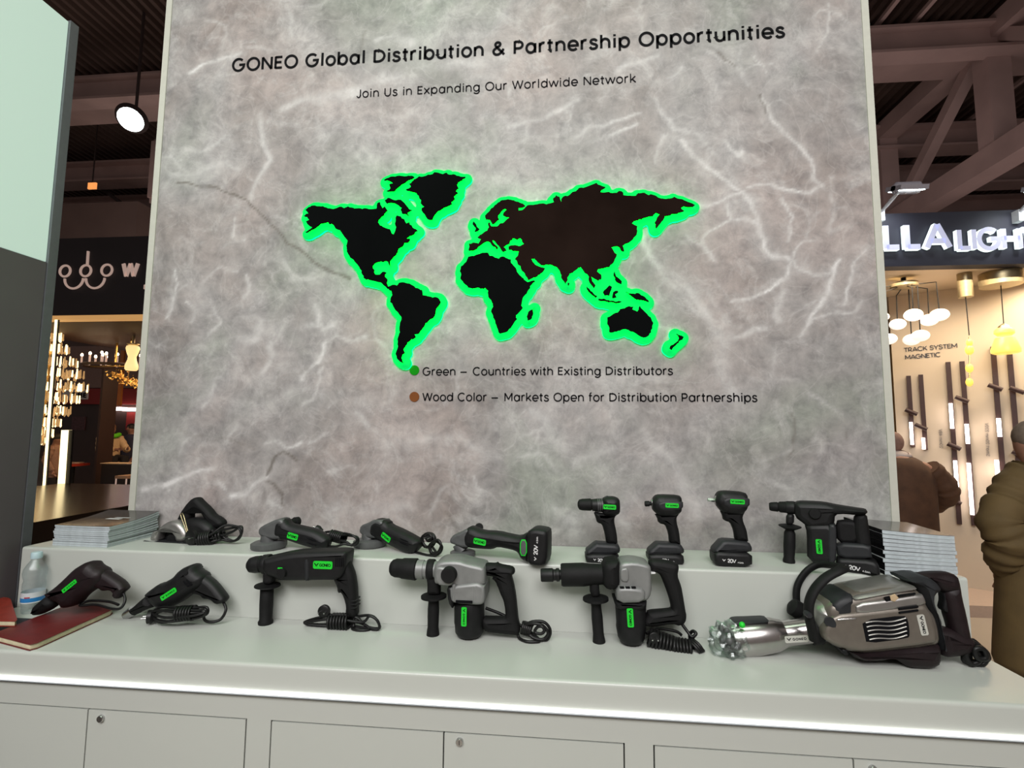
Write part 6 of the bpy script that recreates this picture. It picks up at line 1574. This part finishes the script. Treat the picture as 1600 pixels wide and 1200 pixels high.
# candle chandelier
YK = 7.0; kd = (YK+2)/FPX
o3 = onY(180, 572, YK); cd = tag(empty('candle_chandelier', o3), 'wide ring chandelier with many small glowing candle bulbs', 'chandelier')
m_ = MB(); Rk = 49*kd
m_.tube([(Rk*math.cos(a), Rk*.8*math.sin(a), 0) for a in [2*PI*i/40 for i in range(40)]], .028, 8, True); m_.build('ring', M['stallbrown'], cd)
MB().tube([(0, 0, 0), (0, 0, 3.24-o3.z)], .02, 8).build('stem', M['gold'], cd); MB().tube([(-Rk, 0, 0), (Rk, 0, 0)], .015, 8).build('crossbar', M['gold'], cd)
M['bulb'] = mat('candle_bulb', (1, .9, .7), .5, emit=(1, .72, .42), strength=14)
for (x, y) in [(131,554),(136,550),(140,556),(145,560),(152,551),(171,559),(182,564),(190,552),(193,561),(198,559),(212,554),(225,565)]:
    dx = (x-180)*kd; dy = Rk*.8*math.sqrt(max(0, 1-min(1, (dx/Rk)**2)))*(1 if y < 557 else -1)
    p = onY(x, y, YK)-o3; p = Vector((dx, dy, p.z))
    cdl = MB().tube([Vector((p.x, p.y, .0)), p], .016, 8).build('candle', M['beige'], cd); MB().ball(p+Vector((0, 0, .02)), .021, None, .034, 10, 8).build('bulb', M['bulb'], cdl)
# hourglass pendant
YV = 6.3; kv = (YV+2)/FPX
o4 = onY(205, 579, YV); vp_ = tag(empty('pendant_lamp', o4), 'hourglass-shaped glowing cream pendant below a brass disc', 'pendant lamp')
M['vase'] = mat('glowing_opal_glass', (.9, .7, .4), .4, emit=(1, .68, .28), strength=.92)
Hh = 43*kv
MB().lathe((0, 0, 0), (0, 0, Hh), [(0, 7.5*kv), (.06, 9.5*kv), (.2, 9.5*kv), (.42, 6.4*kv), (.55, 5.8*kv), (.72, 8.3*kv), (.88, 10*kv), (.97, 9*kv), (1, 6*kv)], 26).build('shade', M['vase'], vp_)
MB().lathe((0, 0, Hh), (0, 0, Hh+3*kv), [(0, 4*kv), (.5, 9*kv), (1, 9*kv)], 24).build('cap', M['brass'], vp_); MB().tube([(0, 0, Hh+3*kv), (0, 0, 3.24-o4.z)], .022, 8).build('rod', M['brass'], vp_)
# gold leaf chandelier
YG = 6.6; kg = (YG+2)/FPX
o5 = onY(200, 595, YG); gc_ = tag(empty('leaf_chandelier', o5), 'spreading gold leaf chandelier below the hourglass pendant', 'chandelier')
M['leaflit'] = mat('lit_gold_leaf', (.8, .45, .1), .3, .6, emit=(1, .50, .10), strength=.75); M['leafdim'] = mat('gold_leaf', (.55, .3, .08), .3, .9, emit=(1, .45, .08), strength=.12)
m_ = MB()
for i in range(170):
    u = rc.random(); x = (-32+u*64)*kg; zc = (14-u*26+rc.gauss(0, 4.5))*kg; p = Vector((x, rc.gauss(0, 9)*kg, zc)); s_ = rc.uniform(1.5, 3.2)*kg
    e1 = Vector((rc.gauss(0, 1), rc.gauss(0, 1), rc.gauss(0, 1))).normalized(); e2 = e1.orthogonal().normalized(); e3 = e1.cross(e2)*s_*.15
    m_.add([p-e1*s_+e3, p+e2*s_*.5, p+e1*s_+e3, p-e2*s_*.5, p-e3], [(0,1,4),(1,2,4),(2,3,4),(3,0,4)], mi=0 if rc.random() < .5 else 1)
m_.build('leaves', None, gc_, 0, [M['leaflit'], M['leafdim']]); MB().tube([(-30*kg, 0, 12*kg), (0, 0, 0), (30*kg, 0, -12*kg)], .012, 8).build('branch', M['gold'], gc_); MB().tube([(0, 0, 0), (0, 0, 3.24-o5.z)], .01, 8).build('stem', M['gold'], gc_)
# far red stand with white signs, strip lamps, posters
def far_box(name, x0, y0, x1, y1, Y, dep, m, label=None, cat=None, kind=None, parent=None):
    a = onY(x0, y1, Y); b = onY(x1, y0, Y); off = parent.location if parent else Vector((0, 0, 0))
    o = MB().box(Vector((a.x, Y, a.z))-off, Vector((b.x, Y+dep, b.z))-off).build(name, m, parent, 0)
    return tag(o, label, cat, None, kind) if label or kind else o
M['farred'] = mat('red_fascia', (.24, .012, .010), .6, noise=.1); M['fargrey'] = mat('mauve_grey_panel', (.26, .18, .165), .7, noise=.1)
far_box('upper_panel', 55, 540, 240, 606, 10.59, .049, M['fargrey'], 'mauve-grey panel above the red band at the back of the left stand', 'panel')
rb = tag(empty('red_fascia', onY(160, 619, 10.5)), 'red fascia band with white sign fields, far behind the chandeliers', 'fascia')
far_box('band', 55, 607, 216, 631, 10.5, .139, M['farred'], parent=rb)
far_box('sign_field', 96, 609, 137, 624, 10.46, .04, M['inkwhite'], parent=rb); far_box('sign_field', 161, 611, 174, 624, 10.46, .04, mat('dim_white', (.35, .28, .25), .6, noise=.1), parent=rb)
p = onY(112, 621, 10.45)-rb.location; m_ = MB(); stroke_text(m_, 'ONE', p, Vector((1, 0, 0)), Vector((0, 0, 1)), .125, onY(135, 621, 10.45).x-onY(112, 621, 10.45).x, .17, .01, Vector((0, -1, 0))); m_.build('lettering', M['inkblack'], rb, 0)
M['striplit'] = mat('pinkish_white_strip', (1, .8, .75), .5, emit=(1, .78, .72), strength=3.5)
far_box('strip_lamp', 160, 636, 187, 641, 10.4, .239, M['striplit'], 'left one of two short glowing strip lamps under the red band', 'lamp')
far_box('strip_lamp', 190, 637, 213, 642, 10.4, .239, M['striplit'], 'right one of two short glowing strip lamps under the red band', 'lamp')
far_box('orange_rod', 187.5, 528, 190.5, 634, 9.0, .05, mat('orange_rod', (.45, .15, .03), .5, noise=.1), 'orange-brown upright rod hanging below the gold leaf chandelier', 'rod')
far_box('light_panel', 217, 614, 223, 640, 10.6, .039, mat('cool_panel_glow', (.8, .85, 1), .5, emit=(.8, .85, 1), strength=1.8), 'small cool white lit panel right beside the marble wall edge', 'light panel')
far_box('poster', 111, 651, 133, 672, 10.61, .03, mat('dim_poster', (.07, .03, .035), .6, noise=.3, nscale=20), 'dim poster on the dark back wall behind the black pillar', 'poster')
far_box('poster', 156, 651, 176, 674, 10.61, .03, mat('pink_poster', (.20, .07, .07), .6, noise=.5, nscale=30), 'pinkish poster on the dark back wall right of the black pillar', 'poster')
far_box('red_board', 196, 644, 216, 672, 10.61, .03, M['farred'], 'red board behind the man in dark blue', 'board')
far_box('pillar', 138, 576, 163, 840, 7.35, .35, M['stallbrown'], 'dark brown square pillar between the chandeliers', 'pillar')
ds = far_box('desk_front', 150, 727, 250, 835, 7.0, .8, mat('black_desk', (.012, .008, .007), .4, noise=.1))
ds.name = 'reception_desk'; tag(ds, 'black reception desk below the seated people', 'desk')
# dark glossy plinth in front of the left stand
e1_ = onZ(48, 817, .78); e2_ = onZ(213, 783, .78)
tag(MB().box((e1_.x-2.6, min(e1_.y, 1.2), 0), (e1_.x, 4.6, .78)).build('dark_plinth', mat('glossy_black_top', (.02, .012, .008), .22, noise=.1), smooth=0), 'glossy black plinth reflecting the light post, behind the left catalogue stack', 'plinth')
# people in the left stand
def far_person(label, px, py_head, Y, rz, coat, hairm, pose=None, h=None, skin=SKD, seated=False, lift=0):
    p = onY(px, py_head, Y); ps = dict(pose or {}); ps['seated'] = seated
    h_ = h or 1.66; base = p.z-1.60*h_/1.7
    root, k, hd, en = person(label, (p.x, Y, max(0, base) if seated else 0), rz, h_ if seated else p.z/1.60*1.7, skin, ps)
    R = lambda z, rx, ry, y=0, x=0: (Vector((x, y, z))*k, rx*k, ry*k)
    garment(root, 'jacket', [R(.78,.22,.16), R(.82,.225,.165), R(1.1,.215,.15), R(1.32,.225,.145), R(1.41,.15,.12), R(1.45,.08,.08)], coat)
    for s, key in ((-1, 'L'), (1, 'R')):
        el, wr = en[key]; sleeve(root, [Vector((.18*s, 0, 1.37))*k, (Vector((.18*s, 0, 1.37))*k+el)/2, el, (el+wr)/2, wr], [.085*k, .08*k, .07*k, .06*k, .05*k], coat, 5)
        if not seated: garment(root, 'trouser_leg', [R(.06,.075,.09,0,.10*s), R(.45,.09,.10,.0,.10*s), R(.82,.11,.13,0,.10*s)], PB)
        else:
            MB().tube([Vector((.10*s, .02, .90))*k, Vector((.11*s, .42, .92))*k, Vector((.11*s, .41, .52))*k], [.10*k, .08*k, .065*k], 12).build('trouser_leg', PB, root, 60)
    hair(root, hd, k, hairm)
    return root, k, hd
DH = mat('dark_hair', (.012, .008, .007), .6, noise=.2)
far_person('woman in a beige coat standing behind the glowing cream light post', 88, 684, 6.6, -1.2, mat('beige_coat_cloth', (.30, .17, .11), .8, noise=.1), DH)
rt, k, hd = far_person('seated person in a cream jacket with a bright green scarf at the desk', 172, 683, 8.3, -1.9, mat('cream_jacket_cloth', (.60, .42, .24), .8, noise=.1), mat('brown_hair', (.16, .075, .035), .7, noise=.2), {'elbowR': Vector((.28, .2, 1.1)), 'wristR': Vector((.12, .45, 1.12)), 'elbowL': Vector((-.28, .15, 1.1)), 'wristL': Vector((-.15, .42, 1.12))}, seated=True)
m_ = MB(); m_.tube([(.16*k*math.cos(a), .13*k*math.sin(a)+.01, 1.425*k+.015*math.sin(3*a)) for a in [2*PI*i/24 for i in range(24)]], .05*k, 10, True)
m_.build('scarf', mat('bright_green_scarf', (.12, .60, .01), .7, emit=None, noise=.1), rt, 60)
st = tag(empty('stool', (rt.location.x, 8.3, 0)), 'stool under the seated person in cream', 'stool')
MB().lathe((0, 0, .74), (0, 0, .80), [(0, .15), (.5, .17), (1, .16)], 20).build('seat', M['black'], st); MB().tube([(0, 0, 0), (0, 0, .74)], .03, 10).build('post', M['steel'], st)
far_person('man with black hair in a dark blue jacket beside the person in cream', 207, 668, 9.0, 2.9, mat('dark_blue_jacket', (.035, .036, .065), .8, noise=.1), DH, seated=False)
# papers, phone, little table, chair
def at_px(x, y, Y): return onY(x, y, Y)
pt = at_px(115, 724, 7.3)
tb = tag(empty('side_table', (pt.x, 7.3, 0)), 'small dark table with a red edge beside the light post', 'table')
MB().box((-.14, -.2, pt.z-.05), (.16, .2, pt.z)).build('tabletop', mat('red_edge', (.35, .03, .012), .5, noise=.1), tb, 0); MB().tube([(0, 0, 0), (0, 0, pt.z-.05)], .03, 10).build('leg', M['black'], tb)
m_ = MB(); m_.box((-.10, -.12, 0), (.12, .12, .02)); o = m_.build('brochure', mat('pale_brochure', (.5, .36, .25), .7, noise=.2), None, 0); o.location = (pt.x, 7.3, pt.z+.001); o.rotation_euler = (0, 0, .3); tag(o, 'pale brochure on the small dark table, lower of two', 'brochure')
m_ = MB(); m_.box((-.09, -.12, 0), (.10, .12, .05)); o = m_.build('brochure', mat('dark_brochure', (.12, .05, .03), .7, noise=.3), None, 0); o.location = (pt.x+.01, 6.9, pt.z+.0212); o.rotation_euler = (0, 0, -.15); tag(o, 'darker brochure lying on the pale one on the small table', 'brochure')
pd = at_px(180, 727, 7.2)
m_ = MB(); m_.box((-.28, -.10, 0), (.30, .16, .012)); o = m_.build('paper_sheet', mat('cream_paper', (.62, .45, .28), .7, noise=.1), None, 0); o.location = (pd.x, 7.25, max(v.co.z for v in ds.data.vertices)+.001); tag(o, 'open cream papers on the black reception desk', 'papers')
cp_ = at_px(200, 742, 6.6)
chr_ = tag(empty('chair', (cp_.x, 6.6, 0)), 'pale-seated chair in front of the black reception desk', 'chair')
MB().box((-.07, -.2, cp_.z-.05), (.16, .18, cp_.z)).build('seat', mat('pale_seat', (.35, .22, .14), .6, noise=.1), chr_, 0)
for sx in (-.06, .14):
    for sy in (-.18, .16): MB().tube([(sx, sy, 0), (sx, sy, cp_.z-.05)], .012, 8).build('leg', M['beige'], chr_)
l = bpy.data.lights.new('left_stand_fill', 'AREA'); l.shape = 'RECTANGLE'; l.size = 2.4; l.size_y = 2; l.energy = 75; l.color = (1, .66, .40)  # unseen fill light added to brighten the chandelier stand
lo_ = bpy.data.objects.new('left_stand_fill', l); COL.objects.link(lo_); lo_.location = (-7.2, 7.6, 3.2)

# ================================================================== HALL LAMP, SMALL ORANGE SIGN
lp = onY(204, 187, 5.9)
hl = tag(empty('hall_lamp', lp), 'bright round hall floodlight hanging below the ceiling beside the marble wall', 'lamp')
ax = Vector((.25, -.55, -.62)).normalized()
kl = 7.9/FPX
MB().lathe(Vector((0, 0, 0))-ax*.30, Vector((0, 0, 0)), [(0, .08), (.2, .15), (.75, .26), (1, 21*kl)], 30).build('housing', M['beamdark'], hl)
MB().lathe(Vector((0, 0, 0)), ax*.06, [(0, 20*kl), (.5, 17*kl), (1, 8*kl)], 30).build('lens', M['glowcool'], hl)
MB().tube([-ax*.28, Vector((0, .1, 1.0)), Vector((0, .1, 9.3-lp.z))], .025, 8).build('hanger', M['beamdark'], hl)
os_ = onY(143, 290, 9.0); osn = tag(empty('exit_sign', os_), 'small lit orange sign of two panes high in the left hall gap', 'sign')
MO = mat('orange_lit', (.5, .2, .05), .5, emit=(1, .36, .10), strength=.9)
for a0, a1 in ((-7.5, -.5), (.5, 8)): MB().box((a0*.0141, 0, -.08), (a1*.0141, .04, .08)).build('pane', MO, osn, 0)
MB().tube([(0, .02, .08), (.0, .02, 9.3-os_.z)], .015, 8).build('hanger', M['beamdark'], osn)
tag(MB().beam(onY(100, 250, 10.5), onY(262, 372, 10.5), .05, .09).build('cable_tray', M['beamdark'], smooth=0), kind='structure')
